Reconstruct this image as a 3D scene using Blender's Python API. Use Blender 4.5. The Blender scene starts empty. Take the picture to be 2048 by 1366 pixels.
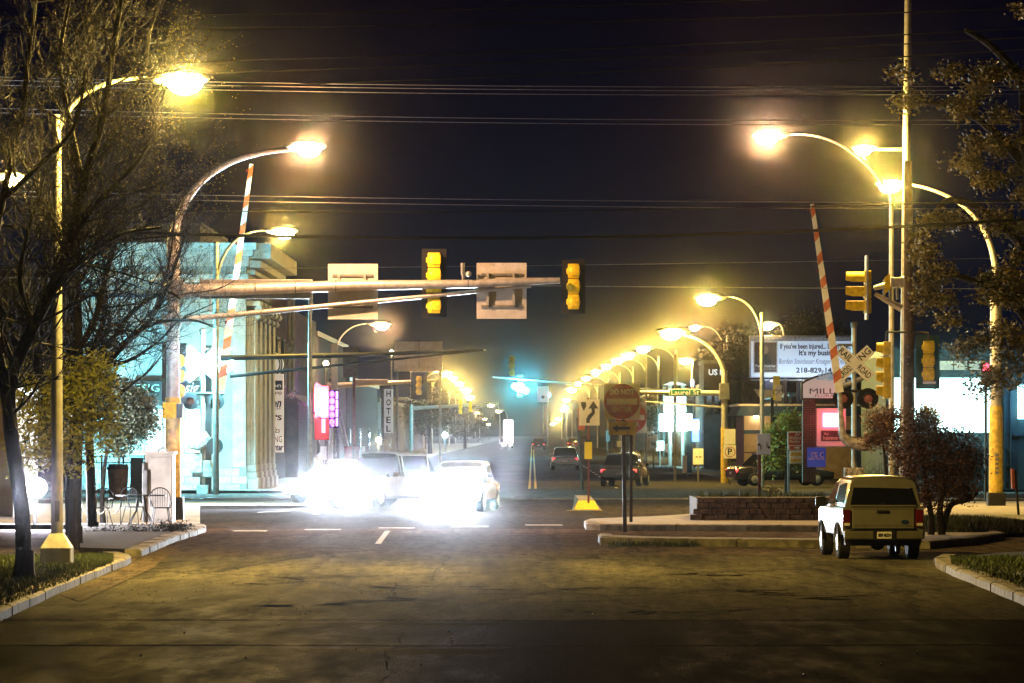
import bpy, bmesh, math, random
from mathutils import Vector, Matrix
R = math.radians
sc = bpy.context.scene
C = sc.collection

# ---------------------------------------------------------------- camera
F, CX, HY, CH = 9000.0, 1065.0, 864.0, 2.4      # focal length (px of a 2048 frame), street vanishing point, eye height
cam_d = bpy.data.cameras.new('camera'); cam = bpy.data.objects.new('camera', cam_d); C.objects.link(cam)
cam_d.sensor_width = 36; cam_d.lens = F / 2048 * 36
cam_d.shift_x = (1024 - CX) / 2048; cam_d.shift_y = (HY - 683) / 2048
cam_d.clip_start = 0.5; cam_d.clip_end = 5000
cam.location = (0, 0, CH); cam.rotation_euler = (R(90), 0, 0)
sc.camera = cam

# ---------------------------------------------------------------- night sky
w = bpy.data.worlds.new('World'); sc.world = w; w.use_nodes = True
nt = w.node_tree; nt.nodes.clear()
wo = nt.nodes.new('ShaderNodeOutputWorld'); bg = nt.nodes.new('ShaderNodeBackground')
tc = nt.nodes.new('ShaderNodeTexCoord'); sep = nt.nodes.new('ShaderNodeSeparateXYZ'); cr = nt.nodes.new('ShaderNodeValToRGB')
nt.links.new(tc.outputs['Generated'], sep.inputs[0]); nt.links.new(sep.outputs['Z'], cr.inputs[0])
cr.color_ramp.elements[0].position = 0.0; cr.color_ramp.elements[0].color = (0.0012, 0.0026, 0.0080, 1)
cr.color_ramp.elements[1].position = 0.10; cr.color_ramp.elements[1].color = (0.0008, 0.0006, 0.0040, 1)
e = cr.color_ramp.elements.new(0.045); e.color = (0.0008, 0.0030, 0.0115, 1)
nt.links.new(cr.outputs[0], bg.inputs[0]); bg.inputs[1].default_value = 1.0
nt.links.new(bg.outputs[0], wo.inputs[0])
sc.view_settings.view_transform = 'Standard'; sc.view_settings.look = 'None'
sc.view_settings.exposure = 0.0; sc.view_settings.gamma = 1.0; sc.view_settings.use_curve_mapping = False
sc.cycles.volume_bounces = 0; sc.cycles.max_bounces = 5; sc.cycles.diffuse_bounces = 2; sc.cycles.glossy_bounces = 3
sc.cycles.transparent_max_bounces = 8; sc.cycles.sample_clamp_indirect = 3.0; sc.cycles.use_denoising = True
sc.cycles.caustics_reflective = False; sc.cycles.caustics_refractive = False
sc.render.use_persistent_data = False
LP = 0.25        # overall lamp power

# ---------------------------------------------------------------- placing
def at(px, py, Y):                 # the place at distance Y seen in that direction
    return Vector(((px - CX) * Y / F, Y, CH - (py - HY) * Y / F))
def gnd(px, py, z=0.0):            # the point of the ground seen there
    Y = F * (CH - z) / (py - HY)
    return Vector(((px - CX) * Y / F, Y, z))
def s(Y): return F / Y
def m(px, Y): return px * Y / F    # pixels to metres

# ---------------------------------------------------------------- materials
def _n(t, k): return t.nodes.new(k)
def mat(name, col, rough=0.6, metal=0.0, var=0.25, scale=6.0, bump=0.15, bscale=40.0, dirt=None, coat=0.0):
    M = bpy.data.materials.new(name); M.use_nodes = True; t = M.node_tree
    b = t.nodes['Principled BSDF']
    tc = _n(t, 'ShaderNodeTexCoord')
    n1 = _n(t, 'ShaderNodeTexNoise'); n1.inputs['Scale'].default_value = scale; n1.inputs['Detail'].default_value = 8
    t.links.new(tc.outputs['Object'], n1.inputs['Vector'])
    r = _n(t, 'ShaderNodeValToRGB'); e = r.color_ramp.elements
    d = dirt or tuple(c * (1 - var) for c in col)
    e[0].position = .35; e[0].color = (*d, 1); e[1].position = .62; e[1].color = (*[min(1, c * (1 + var * .3)) for c in col], 1)
    t.links.new(n1.outputs['Fac'], r.inputs[0]); t.links.new(r.outputs[0], b.inputs['Base Color'])
    b.inputs['Roughness'].default_value = rough; b.inputs['Metallic'].default_value = metal
    b.inputs['Coat Weight'].default_value = coat
    if bump:
        n2 = _n(t, 'ShaderNodeTexNoise'); n2.inputs['Scale'].default_value = bscale; n2.inputs['Detail'].default_value = 5
        t.links.new(tc.outputs['Object'], n2.inputs['Vector'])
        bp = _n(t, 'ShaderNodeBump'); bp.inputs['Strength'].default_value = bump; bp.inputs['Distance'].default_value = .02
        t.links.new(n2.outputs['Fac'], bp.inputs['Height']); t.links.new(bp.outputs[0], b.inputs['Normal'])
    return M
def emat(name, col, st, sample=False, base=(.3, .3, .3)):
    M = bpy.data.materials.new(name); M.use_nodes = True; b = M.node_tree.nodes['Principled BSDF']
    b.inputs['Base Color'].default_value = (*base, 1); b.inputs['Emission Color'].default_value = (*col, 1)
    b.inputs['Emission Strength'].default_value = st; b.inputs['Roughness'].default_value = .4
    M.cycles.emission_sampling = 'FRONT' if sample else 'NONE'
    return M
def glowpanel(name, col, st, sample=True, sc_=1.2, lo=.55):      # a lit sign face or shop window, unevenly lit from inside
    M = emat(name, col, st, sample); t = M.node_tree; b = t.nodes['Principled BSDF']
    tc = _n(t, 'ShaderNodeTexCoord'); n = _n(t, 'ShaderNodeTexNoise'); n.inputs['Scale'].default_value = sc_; n.inputs['Detail'].default_value = 3
    mr = _n(t, 'ShaderNodeMapRange'); mr.inputs[1].default_value = .3; mr.inputs[2].default_value = .7
    mr.inputs[3].default_value = st * lo; mr.inputs[4].default_value = st
    t.links.new(tc.outputs['Object'], n.inputs['Vector']); t.links.new(n.outputs['Fac'], mr.inputs[0]); t.links.new(mr.outputs[0], b.inputs['Emission Strength'])
    return M

def asphalt(name, col, light, rlo=.5, rhi=.75, spec=.03):
    M = bpy.data.materials.new(name); M.use_nodes = True; t = M.node_tree; b = t.nodes['Principled BSDF']; L = t.links.new
    tc = _n(t, 'ShaderNodeTexCoord')
    def noise(scale, detail, sx=1, sy=1, rough=.55):
        mp = _n(t, 'ShaderNodeMapping'); mp.inputs['Scale'].default_value = (sx, sy, 1); L(tc.outputs['Object'], mp.inputs[0])
        n = _n(t, 'ShaderNodeTexNoise'); n.inputs['Scale'].default_value = scale; n.inputs['Detail'].default_value = detail
        n.inputs['Roughness'].default_value = rough; L(mp.outputs[0], n.inputs['Vector']); return n
    big = noise(.55, 7, 1, .13, .6); mid = noise(4.5, 10, 1, .13, .75); grain = noise(48, 4, 1, .13, .7); worn = noise(2.2, 8, .8, .13, .7)
    def ramp(src, a, ca, bb, cb):
        r = _n(t, 'ShaderNodeValToRGB'); e = r.color_ramp.elements
        e[0].position = a; e[0].color = (*ca, 1); e[1].position = bb; e[1].color = (*cb, 1); L(src, r.inputs[0]); return r
    r1 = ramp(big.outputs['Fac'], .36, col, .66, light)
    r2 = ramp(mid.outputs['Fac'], .36, (.35, .35, .35), .58, (1.15, 1.15, 1.15))
    r3 = ramp(grain.outputs['Fac'], .36, (.35, .35, .35), .70, (2.0, 2.0, 1.95))
    def mul(a, c, f=1.0):
        x = _n(t, 'ShaderNodeMix'); x.data_type = 'RGBA'; x.blend_type = 'MULTIPLY'; x.inputs[0].default_value = f
        L(a, x.inputs[6]); L(c, x.inputs[7]); return x.outputs[2]
    c = mul(mul(r1.outputs[0], r2.outputs[0]), r3.outputs[0], .8)
    # cracks: bent cell edges
    wrp = _n(t, 'ShaderNodeVectorMath'); wrp.operation = 'MULTIPLY_ADD'; L(mid.outputs['Color'], wrp.inputs[0]); wrp.inputs[1].default_value = (1.3, .9, 0); mpc = _n(t, 'ShaderNodeMapping'); mpc.inputs['Scale'].default_value = (1, .22, 1); L(tc.outputs['Object'], mpc.inputs[0]); L(mpc.outputs[0], wrp.inputs[2])
    vo = _n(t, 'ShaderNodeTexVoronoi'); vo.feature = 'DISTANCE_TO_EDGE'; vo.inputs['Scale'].default_value = .34; L(wrp.outputs[0], vo.inputs['Vector'])
    cr = ramp(vo.outputs['Distance'], .0, (.06, .06, .06), .018, (1, 1, 1))
    c = mul(c, cr.outputs[0], .85); pass
    mr = _n(t, 'ShaderNodeMapRange'); mr.inputs[1].default_value = .35; mr.inputs[2].default_value = .65
    mr.inputs[3].default_value = rlo; mr.inputs[4].default_value = rhi; L(worn.outputs['Fac'], mr.inputs[0]); pass
    add = _n(t, 'ShaderNodeMath'); add.operation = 'ADD'; L(grain.outputs['Fac'], add.inputs[0]); L(worn.outputs['Fac'], add.inputs[1])
    bp = _n(t, 'ShaderNodeBump'); bp.inputs['Strength'].default_value = .3; bp.inputs['Distance'].default_value = .02
    L(add.outputs[0], bp.inputs['Height'])
    df = _n(t, 'ShaderNodeBsdfDiffuse'); df.inputs['Roughness'].default_value = .6; L(c, df.inputs['Color']); L(bp.outputs[0], df.inputs['Normal'])
    gl = _n(t, 'ShaderNodeBsdfGlossy'); L(mr.outputs[0], gl.inputs['Roughness']); L(bp.outputs[0], gl.inputs['Normal']); gl.inputs['Color'].default_value = (.85, .85, 1, 1)
    mx_ = _n(t, 'ShaderNodeMixShader'); mx_.inputs[0].default_value = spec; L(df.outputs[0], mx_.inputs[1]); L(gl.outputs[0], mx_.inputs[2])
    t.nodes.remove(b); L(mx_.outputs[0], t.nodes['Material Output'].inputs['Surface'])
    return M

M = {}
M['asphalt'] = asphalt('asphalt', (.045, .042, .034), (.17, .155, .12), .5, .75, .03)  # paler yellowish patches put some lamplight into the colour
M['asphalt_dim'] = asphalt('asphalt_dim_near', (.010, .010, .012), (.018, .016, .021), .38, .6, .022)  # darker road surface, with the foreground's dimness also put into its colour
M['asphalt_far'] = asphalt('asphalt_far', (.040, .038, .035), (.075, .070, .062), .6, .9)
M['apron'] = asphalt('paving_with_lamplight', (.10, .078, .068), (.19, .145, .12), .5, .8)  # brown paving tone with warm lamplight put into its colour
M['concrete'] = mat('concrete', (.34, .32, .29), .8, var=.4, scale=3, bump=.4, bscale=30)
M['kerb'] = mat('kerb_concrete', (.26, .235, .18), .8, var=.55, scale=5, bump=.6, bscale=18)
M['grass'] = mat('grass_soil', (.035, .045, .02), .9, var=.5, scale=3, bump=.6, bscale=60)
M['blade'] = mat('grass_blade', (.07, .10, .025), .6, var=.5, scale=2, bump=0)
M['soil'] = mat('soil', (.03, .022, .015), .95, var=.5, scale=4, bump=.8, bscale=25)
M['ground'] = mat('ground', (.04, .04, .03), .9, var=.5, scale=.5, bump=.4)
M['ywpaint'] = mat('worn_yellow_paint', (.62, .45, .06), .6, var=.4, scale=7, bump=.2)
M['whpaint'] = mat('worn_white_paint', (.62, .60, .55), .6, var=.35, scale=9, bump=.2)
M['galv'] = mat('galvanised_steel', (.52, .50, .46), .42, .55, var=.25, scale=7, bump=.05)
M['galvd'] = mat('weathered_steel', (.22, .22, .21), .5, .5, var=.3, scale=5, bump=.05)
M['black'] = mat('black_metal', (.012, .012, .013), .5, .1, var=.3, bump=.05)
M['black_gloss'] = mat('black_glossy', (.010, .010, .012), .15, 0, var=.1, bump=0)
M['yellow'] = mat('signal_yellow', (.85, .62, .01), .45, 0, var=.3, scale=9, bump=.05)
M['signal_dark'] = mat('signal_backplate_black', (.003, .003, .004), .9, 0, var=.2, bump=0)
M['alu'] = mat('sign_aluminium', (.55, .52, .47), .45, .25, var=.18, scale=4, bump=.03)
M['white'] = mat('white_sheeting', (.80, .79, .76), .5, 0, var=.1, scale=5, bump=0)
M['red'] = mat('red_sheeting', (.42, .035, .02), .5, 0, var=.3, scale=6, bump=0)
M['orange'] = mat('red_orange_reflective', (.55, .11, .03), .45, 0, var=.3, scale=5, bump=0)
M['dne'] = mat('faded_red_sheeting', (.42, .06, .025), .5, 0, var=.3, scale=6, bump=0)
M['cream'] = mat('cream_lettering', (.80, .70, .50), .55, 0, var=.2, bump=0)
M['green'] = mat('street_sign_green', (.0, .13, .12), .4, 0, var=.1, bump=0)
M['post'] = mat('brown_steel_post', (.055, .035, .025), .6, .3, var=.4, scale=12, bump=.3)
M['rust'] = mat('red_brown_post', (.22, .045, .025), .6, .1, var=.4, bump=.2)
M['wood'] = mat('pole_wood', (.13, .09, .055), .85, 0, var=.5, scale=3, bump=.6, bscale=14)
M['bark'] = mat('bark', (.02, .016, .011), .9, 0, var=.5, scale=8, bump=.9, bscale=22)
M['twig'] = mat('twig', (.013, .011, .007), .8, 0, var=.4, bump=0)
M['bud'] = mat('bud', (.26, .20, .05), .5, 0, var=.3, scale=2, bump=0)
M['leaf_green'] = mat('leaf_green', (.10, .12, .03), .55, 0, var=.6, scale=1.6, bump=0)
M['leaf_grey'] = mat('leaf_grey_green', (.08, .10, .05), .6, 0, var=.5, scale=1.6, bump=0)
M['leaf_amber'] = mat('leaf_amber', (.22, .18, .03), .55, 0, var=.6, scale=1.2, bump=0)
M['leaf_olive'] = mat('leaf_olive', (.36, .36, .05), .55, 0, var=.5, scale=1.6, bump=0)
M['leaf_red'] = mat('leaf_reddish', (.15, .07, .045), .6, 0, var=.6, scale=2, bump=0)
M['leaf_dark'] = mat('leaf_dark', (.035, .04, .022), .7, 0, var=.5, scale=2, bump=0)
M['truck'] = mat('truck_paint_beige', (.21, .20, .155), .28, .25, var=.12, scale=3, bump=.02, coat=.7)
M['truck_dark'] = mat('truck_dark_cladding', (.13, .12, .085), .5, .1, var=.2, bump=.05)
M['tyre'] = mat('tyre', (.014, .014, .014), .8, 0, var=.3, bump=.3)
M['glass'] = mat('dark_glass', (.006, .007, .008), .06, 0, var=.1, bump=0)
M['chrome'] = mat('chrome', (.6, .6, .6), .15, 1, var=.1, bump=0)
M['taillens'] = mat('tail_lens_unlit', (.10, .006, .008), .2, 0, var=.2, bump=0)
M['stone'] = mat('block_stone', (.10, .065, .04), .9, 0, var=.6, scale=5, bump=1, bscale=16)
M['brick_pale'] = mat('pale_glazed_brick', (.36, .41, .41), .55, 0, var=.28, scale=1.4, bump=.2)
M['mortar'] = mat('mortar', (.26, .30, .30), .9, 0, var=.2, bump=.2)
M['pale_stone'] = mat('pale_limestone', (.46, .48, .48), .6, 0, var=.25, scale=2, bump=.2)
M['brick_grey'] = mat('grey_brick', (.20, .19, .18), .8, 0, var=.4, scale=2, bump=.3)
M['brick_brown'] = mat('brown_brick', (.07, .045, .035), .85, 0, var=.5, scale=2, bump=.4)
M['teal_wall'] = mat('teal_panel_wall', (.035, .085, .085), .7, 0, var=.2, scale=.6, bump=.1)
M['teal_frame'] = mat('teal_frame', (.03, .08, .09), .5, .1, var=.2, bump=0)
M['beige_wall'] = mat('beige_stucco', (.42, .34, .22), .85, 0, var=.2, scale=2, bump=.4)
M['blue_fascia'] = mat('blue_fascia', (.015, .05, .11), .9, 0, var=.2, bump=0)
M['cabinet'] = mat('cabinet_tan', (.42, .36, .30), .5, .1, var=.25, scale=2.5, bump=.05)
M['dark_text'] = mat('dark_print', (.015, .013, .013), .6, 0, var=.1, bump=0)
M['gunmetal'] = mat('gate_mechanism_paint', (.50, .45, .42), .5, .3, var=.5, scale=7, bump=.1)
M['red_print'] = mat('red_print', (.40, .02, .02), .6, 0, var=.1, bump=0)
M['car_white'] = mat('car_paint_white', (.62, .64, .66), .25, .1, var=.05, bump=0, coat=.8)
M['car_silver'] = mat('car_paint_silver', (.35, .37, .40), .28, .5, var=.05, bump=0, coat=.8)
M['car_dark'] = mat('car_paint_dark', (.03, .03, .04), .25, .3, var=.05, bump=0, coat=.8)
M['car_red'] = mat('car_paint_maroon', (.18, .02, .02), .25, .3, var=.05, bump=0, coat=.8)
YEL, PEA, ORG, MER = (1, .66, .13), (1, .53, .24), (1, .62, .22), (.24, .86, 1.0)
M['lens_y'] = emat('sodium_lens_yellow', (1, .80, .35), 40)
M['lens_p'] = emat('sodium_lens_peach', (1, .74, .45), 40)
M['lens_m'] = emat('mercury_lens', (.7, 1, 1), 40)
M['head_on'] = emat('headlight_on', (.85, .93, 1), 60)
M['tail_on'] = emat('tail_light_on', (1, .03, .03), 8)
M['led_red'] = emat('signal_red_lit', (1, .03, .08), 6)
M['led_cyan'] = emat('signal_green_lit', (.05, .9, .85), 20)

# ---------------------------------------------------------------- mesh builder (world coordinates unless a root is rotated)
class MB:
    def __init__(self): self.v = []; self.f = []
    def add(self, vs, fs):
        o = len(self.v); self.v += [tuple(x) for x in vs]; self.f += [tuple(i + o for i in f) for f in fs]; return self
    def box(self, x0, x1, y0, y1, z0, z1, ch=0.0):
        if ch <= 0:
            return self.add([(x0,y0,z0),(x1,y0,z0),(x1,y1,z0),(x0,y1,z0),(x0,y0,z1),(x1,y0,z1),(x1,y1,z1),(x0,y1,z1)],
                [(0,3,2,1),(4,5,6,7),(0,1,5,4),(1,2,6,5),(2,3,7,6),(3,0,4,7)])
        bm = bmesh.new(); bmesh.ops.create_cube(bm, size=1)
        for q in bm.verts: q.co = Vector((x0 + (q.co.x+.5)*(x1-x0), y0 + (q.co.y+.5)*(y1-y0), z0 + (q.co.z+.5)*(z1-z0)))
        bmesh.ops.bevel(bm, geom=bm.edges[:], offset=ch, segments=2, affect='EDGES', profile=.6)
        bm.verts.index_update(); self.add([q.co for q in bm.verts], [[q.index for q in f.verts] for f in bm.faces]); bm.free(); return self
    def tube(self, pts, rad, n=8, cap=True):
        pts = [Vector(p) for p in pts]
        if not isinstance(rad, (list, tuple)): rad = [rad] * len(pts)
        o = len(self.v); up = Vector((0, 1, 0))
        for i, p in enumerate(pts):
            d = (pts[min(i+1, len(pts)-1)] - pts[max(i-1, 0)])
            if d.length < 1e-9: d = Vector((0, 0, 1))
            d.normalize()
            a = d.cross(up)
            if a.length < .1: a = d.cross(Vector((1, 0, 0)))
            a.normalize(); b = d.cross(a)
            for k in range(n):
                t = 2 * math.pi * k / n
                self.v.append(tuple(p + rad[i] * (math.cos(t) * a + math.sin(t) * b)))
        for i in range(len(pts) - 1):
            for k in range(n):
                q = (k + 1) % n
                self.f.append((o + i*n + k, o + i*n + q, o + (i+1)*n + q, o + (i+1)*n + k))
        if cap:
            self.f.append(tuple(o + k for k in range(n))[::-1]); self.f.append(tuple(o + (len(pts)-1)*n + k for k in range(n)))
        return self
    def ball(self, c, r, n=12, h=8, zcut=(-1, 1)):     # ellipsoid, r may be a triple
        c = Vector(c); r = r if isinstance(r, (list, tuple)) else (r, r, r); o = len(self.v)
        a0, a1 = math.asin(zcut[0]), math.asin(zcut[1])
        for i in range(h + 1):
            t = a0 + (a1 - a0) * i / h
            for k in range(n):
                u = 2 * math.pi * k / n
                self.v.append((c.x + r[0]*math.cos(t)*math.cos(u), c.y + r[1]*math.cos(t)*math.sin(u), c.z + r[2]*math.sin(t)))
        for i in range(h):
            for k in range(n):
                q = (k + 1) % n; self.f.append((o+i*n+k, o+i*n+q, o+(i+1)*n+q, o+(i+1)*n+k))
        self.f.append(tuple(o + k for k in range(n))[::-1]); self.f.append(tuple(o + h*n + k for k in range(n)))
        return self
    def prism(self, poly, y0, y1):        # outline in x,z, extruded along y
        n = len(poly)
        return self.add([(x, y0, z) for x, z in poly] + [(x, y1, z) for x, z in poly],
            [tuple(range(n)), tuple(range(2*n-1, n-1, -1))] + [(i, i+n, (i+1) % n + n, (i+1) % n) for i in range(n)])
    def slab(self, poly, z0, z1):         # outline in x,y, extruded up
        n = len(poly)
        return self.add([(x, y, z0) for x, y in poly] + [(x, y, z1) for x, y in poly],
            [tuple(range(n))[::-1], tuple(range(n, 2*n))] + [(i, (i+1) % n, (i+1) % n + n, i+n) for i in range(n)])
    def disc(self, c, r, y0, y1, n=24): 
        return self.prism([(c[0] + r*math.cos(2*math.pi*k/n), c[2] + r*math.sin(2*math.pi*k/n)) for k in range(n)], y0, y1)
    def build(self, name, mt, parent=None, smooth=False, kind=None, label=None):
        me = bpy.data.meshes.new(name)
        off = parent_off(parent)
        vs = [(x - off.x, y - off.y, z - off.z) for x, y, z in self.v] if off is not None else self.v
        me.from_pydata(vs, [], self.f); me.update()
        bm = bmesh.new(); bm.from_mesh(me)
        if len(bm.verts) < 60000: bmesh.ops.recalc_face_normals(bm, faces=bm.faces[:])
        if smooth:
            for f in bm.faces: f.smooth = True
            for ed in bm.edges:
                if len(ed.link_faces) == 2 and ed.calc_face_angle(0) > R(42): ed.smooth = False
        bm.to_mesh(me); bm.free()
        me.materials.append(M[mt] if isinstance(mt, str) else mt)
        o = bpy.data.objects.new(name, me); C.objects.link(o)
        if parent is not None: o.parent = parent
        if kind: o['kind'] = kind
        if label: o['label'] = label
        return o
def parent_off(p):
    if p is None: return None
    v = Vector((0, 0, 0))
    while p is not None:
        if p.get('_local'): return None
        v = v + p.location; p = p.parent
    return v
def thing(name, loc, label, cat, group=None, rz=0.0, local=False, scale=None):
    o = bpy.data.objects.new(name, None); C.objects.link(o); o.location = loc; o.rotation_euler = (0, 0, rz)
    o.empty_display_size = .3
    if scale: o.scale = (scale, scale, scale)
    o['label'] = label; o['category'] = cat
    if group: o['group'] = group
    if local: o['_local'] = 1
    return o
def tag(o, label, cat, group=None, kind=None):
    o['label'] = label; o['category'] = cat
    if group: o['group'] = group
    if kind: o['kind'] = kind
    return o
def struct(o, kind='structure'): o['kind'] = kind; return o
def sub(p):  # parts of a locally built thing keep local coordinates
    return p
def lamp_light(name, loc, col, power, parent, size=.18, kind='POINT', rot=None, spot=None, blend=.5):
    L = bpy.data.lights.new(name, kind); L.color = col; L.energy = power * LP
    if kind != 'AREA': L.shadow_soft_size = size
    if spot: L.spot_size = R(spot); L.spot_blend = blend
    o = bpy.data.objects.new(name, L); C.objects.link(o)
    off = parent_off(parent)
    o.location = Vector(loc) - off if off is not None else Vector(loc)
    if rot: o.rotation_euler = rot
    if parent is not None: o.parent = parent
    return o
def text(body, size, mt, parent, loc, width=None, shear=0.0, rot=0.0, name='lettering', bold=0.0, align='CENTER', face='cam', depth=.004, stretch=None):
    cu = bpy.data.curves.new('t', 'FONT'); cu.body = body; cu.size = size; cu.shear = shear; cu.align_x = align; cu.align_y = 'CENTER'
    cu.extrude = depth; cu.offset = bold; cu.resolution_u = 2
    ob = bpy.data.objects.new('t', cu); C.objects.link(ob)
    me = bpy.data.meshes.new_from_object(ob); bpy.data.objects.remove(ob); bpy.data.curves.remove(cu)
    if not len(me.vertices): return None
    xs = [v.co.x for v in me.vertices]; wd = max(xs) - min(xs)
    k = (width / wd) if width else 1.0
    cxm = (max(xs) + min(xs)) / 2 if align == 'CENTER' else 0
    off = parent_off(parent) or Vector((0, 0, 0)); loc = Vector(loc)
    ca, sa = math.cos(rot), math.sin(rot)
    for v in me.vertices:
        x, y, z = (v.co.x - cxm) * k, v.co.y, v.co.z
        x, y = x * ca - y * sa, x * sa + y * ca
        if face == 'cam': p = Vector((x, -z, y))
        else: p = Vector((z, x, y)) if face == 'right' else Vector((-z, -x, y))
        v.co = p + loc - off
    me.name = name; me.materials.append(M[mt] if isinstance(mt, str) else mt)
    o = bpy.data.objects.new(name, me); C.objects.link(o)
    if parent is not None: o.parent = parent
    return o
def bez(p0, p1, p2, n=12):
    p0, p1, p2 = Vector(p0), Vector(p1), Vector(p2)
    return [(1-t)**2 * p0 + 2*(1-t)*t * p1 + t*t * p2 for t in [i / n for i in range(n + 1)]]

# ================================================================ THE GROUND
struct(MB().add([(-400,-20,-.06),(400,-20,-.06),(400,2500,-.06),(-400,2500,-.06)], [(0,1,2,3)]).build('ground', 'ground'))
def sheet(name, quads, z, mt):
    b = MB()
    for q in quads: b.add([(x, y, z) for x, y in q], [tuple(range(len(q)))])
    return struct(b.build(name, mt))
YA0, YC0, YC1 = 87.5, 111.5, 176.0
YN = 57.3
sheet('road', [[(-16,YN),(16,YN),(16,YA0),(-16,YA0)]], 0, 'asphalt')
sheet('road_near', [[(-40,-10),(40,-10),(40,YN),(-40,YN)]], 0, 'asphalt_dim')
sheet('road_lamplit_strip', [[(-16,YA0),(16,YA0),(16,YC0),(-16,YC0)]], 0.0, 'apron')  # lamplit strip of road, painted by its warmer colour
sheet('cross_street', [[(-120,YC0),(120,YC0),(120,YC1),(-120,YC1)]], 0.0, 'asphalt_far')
sheet('main_street', [[(-9.6,YC1),(9.6,YC1),(9.6,1900),(-9.6,1900)]], 0.0, 'asphalt_far')
# cross lines: two pale strips stand for passing car light, third is a seam
for k, (py, hw) in enumerate(((1241, .07), (1292, .06), (1112, .10))):
    Y = gnd(1000, py).y
    b = MB()
    n = 60
    for i in range(n):
        xa, xb = -12 + 24*i/n, -12 + 24*(i+1)/n
        fa = lambda x: Y + .0032*(x+1)**2 + .05*math.sin(x*1.7+k)
        b.add([(xa, fa(xa)-hw, .004), (xb, fa(xb)-hw, .004), (xb, fa(xb)+hw, .012), (xa, fa(xa)+hw, .012)], [(0,1,2,3)])
    struct(b.build('road_seam_streak', 'apron' if k != 2 else 'asphalt'))
# cracks wandering over the old asphalt
rnd = random.Random(77)
def crack(p0, p1, w_, seed, wob=.10, mt='soil'):
    rr = random.Random(seed); a, c = gnd(*p0), gnd(*p1); n = 36; b = MB(); off = 0; d = (c-a); nr = Vector((-d.y, d.x, 0)).normalized(); pr = []
    for i in range(n+1):
        off += rr.gauss(0, wob*.5); off *= .93; pr.append(a + d*i/n + nr*off + Vector((rr.gauss(0,wob*.2), 0, 0)))
    for i in range(n):
        wa = w_*rr.uniform(.25, 1.3); q = nr*wa; b.add([pr[i]-q+Vector((0,0,.0045)), pr[i]+q+Vector((0,0,.0045)), pr[i+1]+q*.8+Vector((0,0,.0045)), pr[i+1]-q*.8+Vector((0,0,.0045))], [(0,1,2,3)])
    return struct(b.build('road_crack', mt))
M['tar'] = mat('tar_black', (.026,.024,.021), .95, 0, var=.3, bump=.2); M['tar'].node_tree.nodes['Principled BSDF'].inputs['Specular IOR Level'].default_value = 0
for k, (p0, p1, w_) in enumerate((((892,1108),(872,1160),.010),((790,1165),(778,1205),.012),((1190,1115),(1175,1140),.012),((805,1264),(765,1380),.008),((640,1150),(420,1170),.14),((1010,1190),(1300,1176),.22),((1420,1180),(1720,1200),.2),((560,1215),(860,1196),.2),((1320,1150),(1480,1152),.12),((700,1176),(900,1170),.16),((1120,1222),(1420,1228),.12))):
    crack(p0, p1, w_, 100+k, .05 if abs(p0[1]-p1[1]) > 30 else .5, 'tar')
# dashed crossing line at the mouth of the crossing street
mk = thing('crossing_line', (0, gnd(800, 1057).y, 0), 'row of worn pale dashes painted across the road mouth', 'road marking')
for k in range(5):
    p, q = gnd(458 + 148*k, 1064 - 3.0*k), gnd(533 + 148*k, 1062.5 - 3.0*k)
    MB().box(p.x, q.x, q.y - .45, q.y + .45, .003, .010).build('dash', 'whpaint', mk)
mk = thing('lane_line', gnd(760, 1075), 'short scuffed white lane line on the brown lamplit apron', 'road marking')
a, b_ = gnd(755, 1088), gnd(775, 1062)
MB().add([(a.x-.06,a.y,.004),(a.x+.07,a.y,.004),(b_.x+.07,b_.y,.004),(b_.x-.06,b_.y,.004)], [(0,1,2,3)]).build('paint_strip', 'whpaint', mk)
for (x0, y0, x1, y1, lab) in ((632,1028,655,1008,'slanted white line in the crossing street left of the headlights'),
                             (515,1025,582,1021,'short white dash on the dark street at the left'),
                             (1385,1004,1560,1008,'long thin white line on the crossing street beside the wall')):
    a, b_ = gnd(x0, y0), gnd(x1, y1)
    d = (b_ - a); nrm = Vector((-d.y, d.x, 0)).normalized() * .08 if abs(y1-y0) > 6 else Vector((0, .4, 0))
    tag(MB().add([a+nrm+Vector((0,0,.005)), a-nrm+Vector((0,0,.005)), b_-nrm+Vector((0,0,.005)), b_+nrm+Vector((0,0,.005))], [(0,1,2,3)]).build('lane_line', 'whpaint'), lab, 'road marking')
for sx in (-.13, .13):
    b = MB()
    for i in range(1): b.box(sx-.05, sx+.05, 190, 900, .002, .006)
    tag(b.build('centre_line', 'ywpaint'), 'yellow centre line of the long street, %s stripe' % ('left' if sx < 0 else 'right'), 'road marking')
for x in (-3.6, 3.6):
    ln = thing('dashed_lane_line', (x, 190, 0), 'broken white lane line on the %s half of the long street' % ('left' if x < 0 else 'right'), 'road marking')
    for i in range(14): MB().box(x-.06, x+.06, 192+12*i, 195+12*i, .003, .007).build('dash', 'whpaint', ln)

# rails of the level crossing
for k, Y in enumerate((160.2, 161.65)):
    tag(MB().box(-60, 60, Y-.04, Y+.04, -.02, .03).build('rail', 'galvd'), '%s steel rail of the track across the street' % ('nearer', 'farther')[k], 'rail', 'rails of the level crossing')

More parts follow.
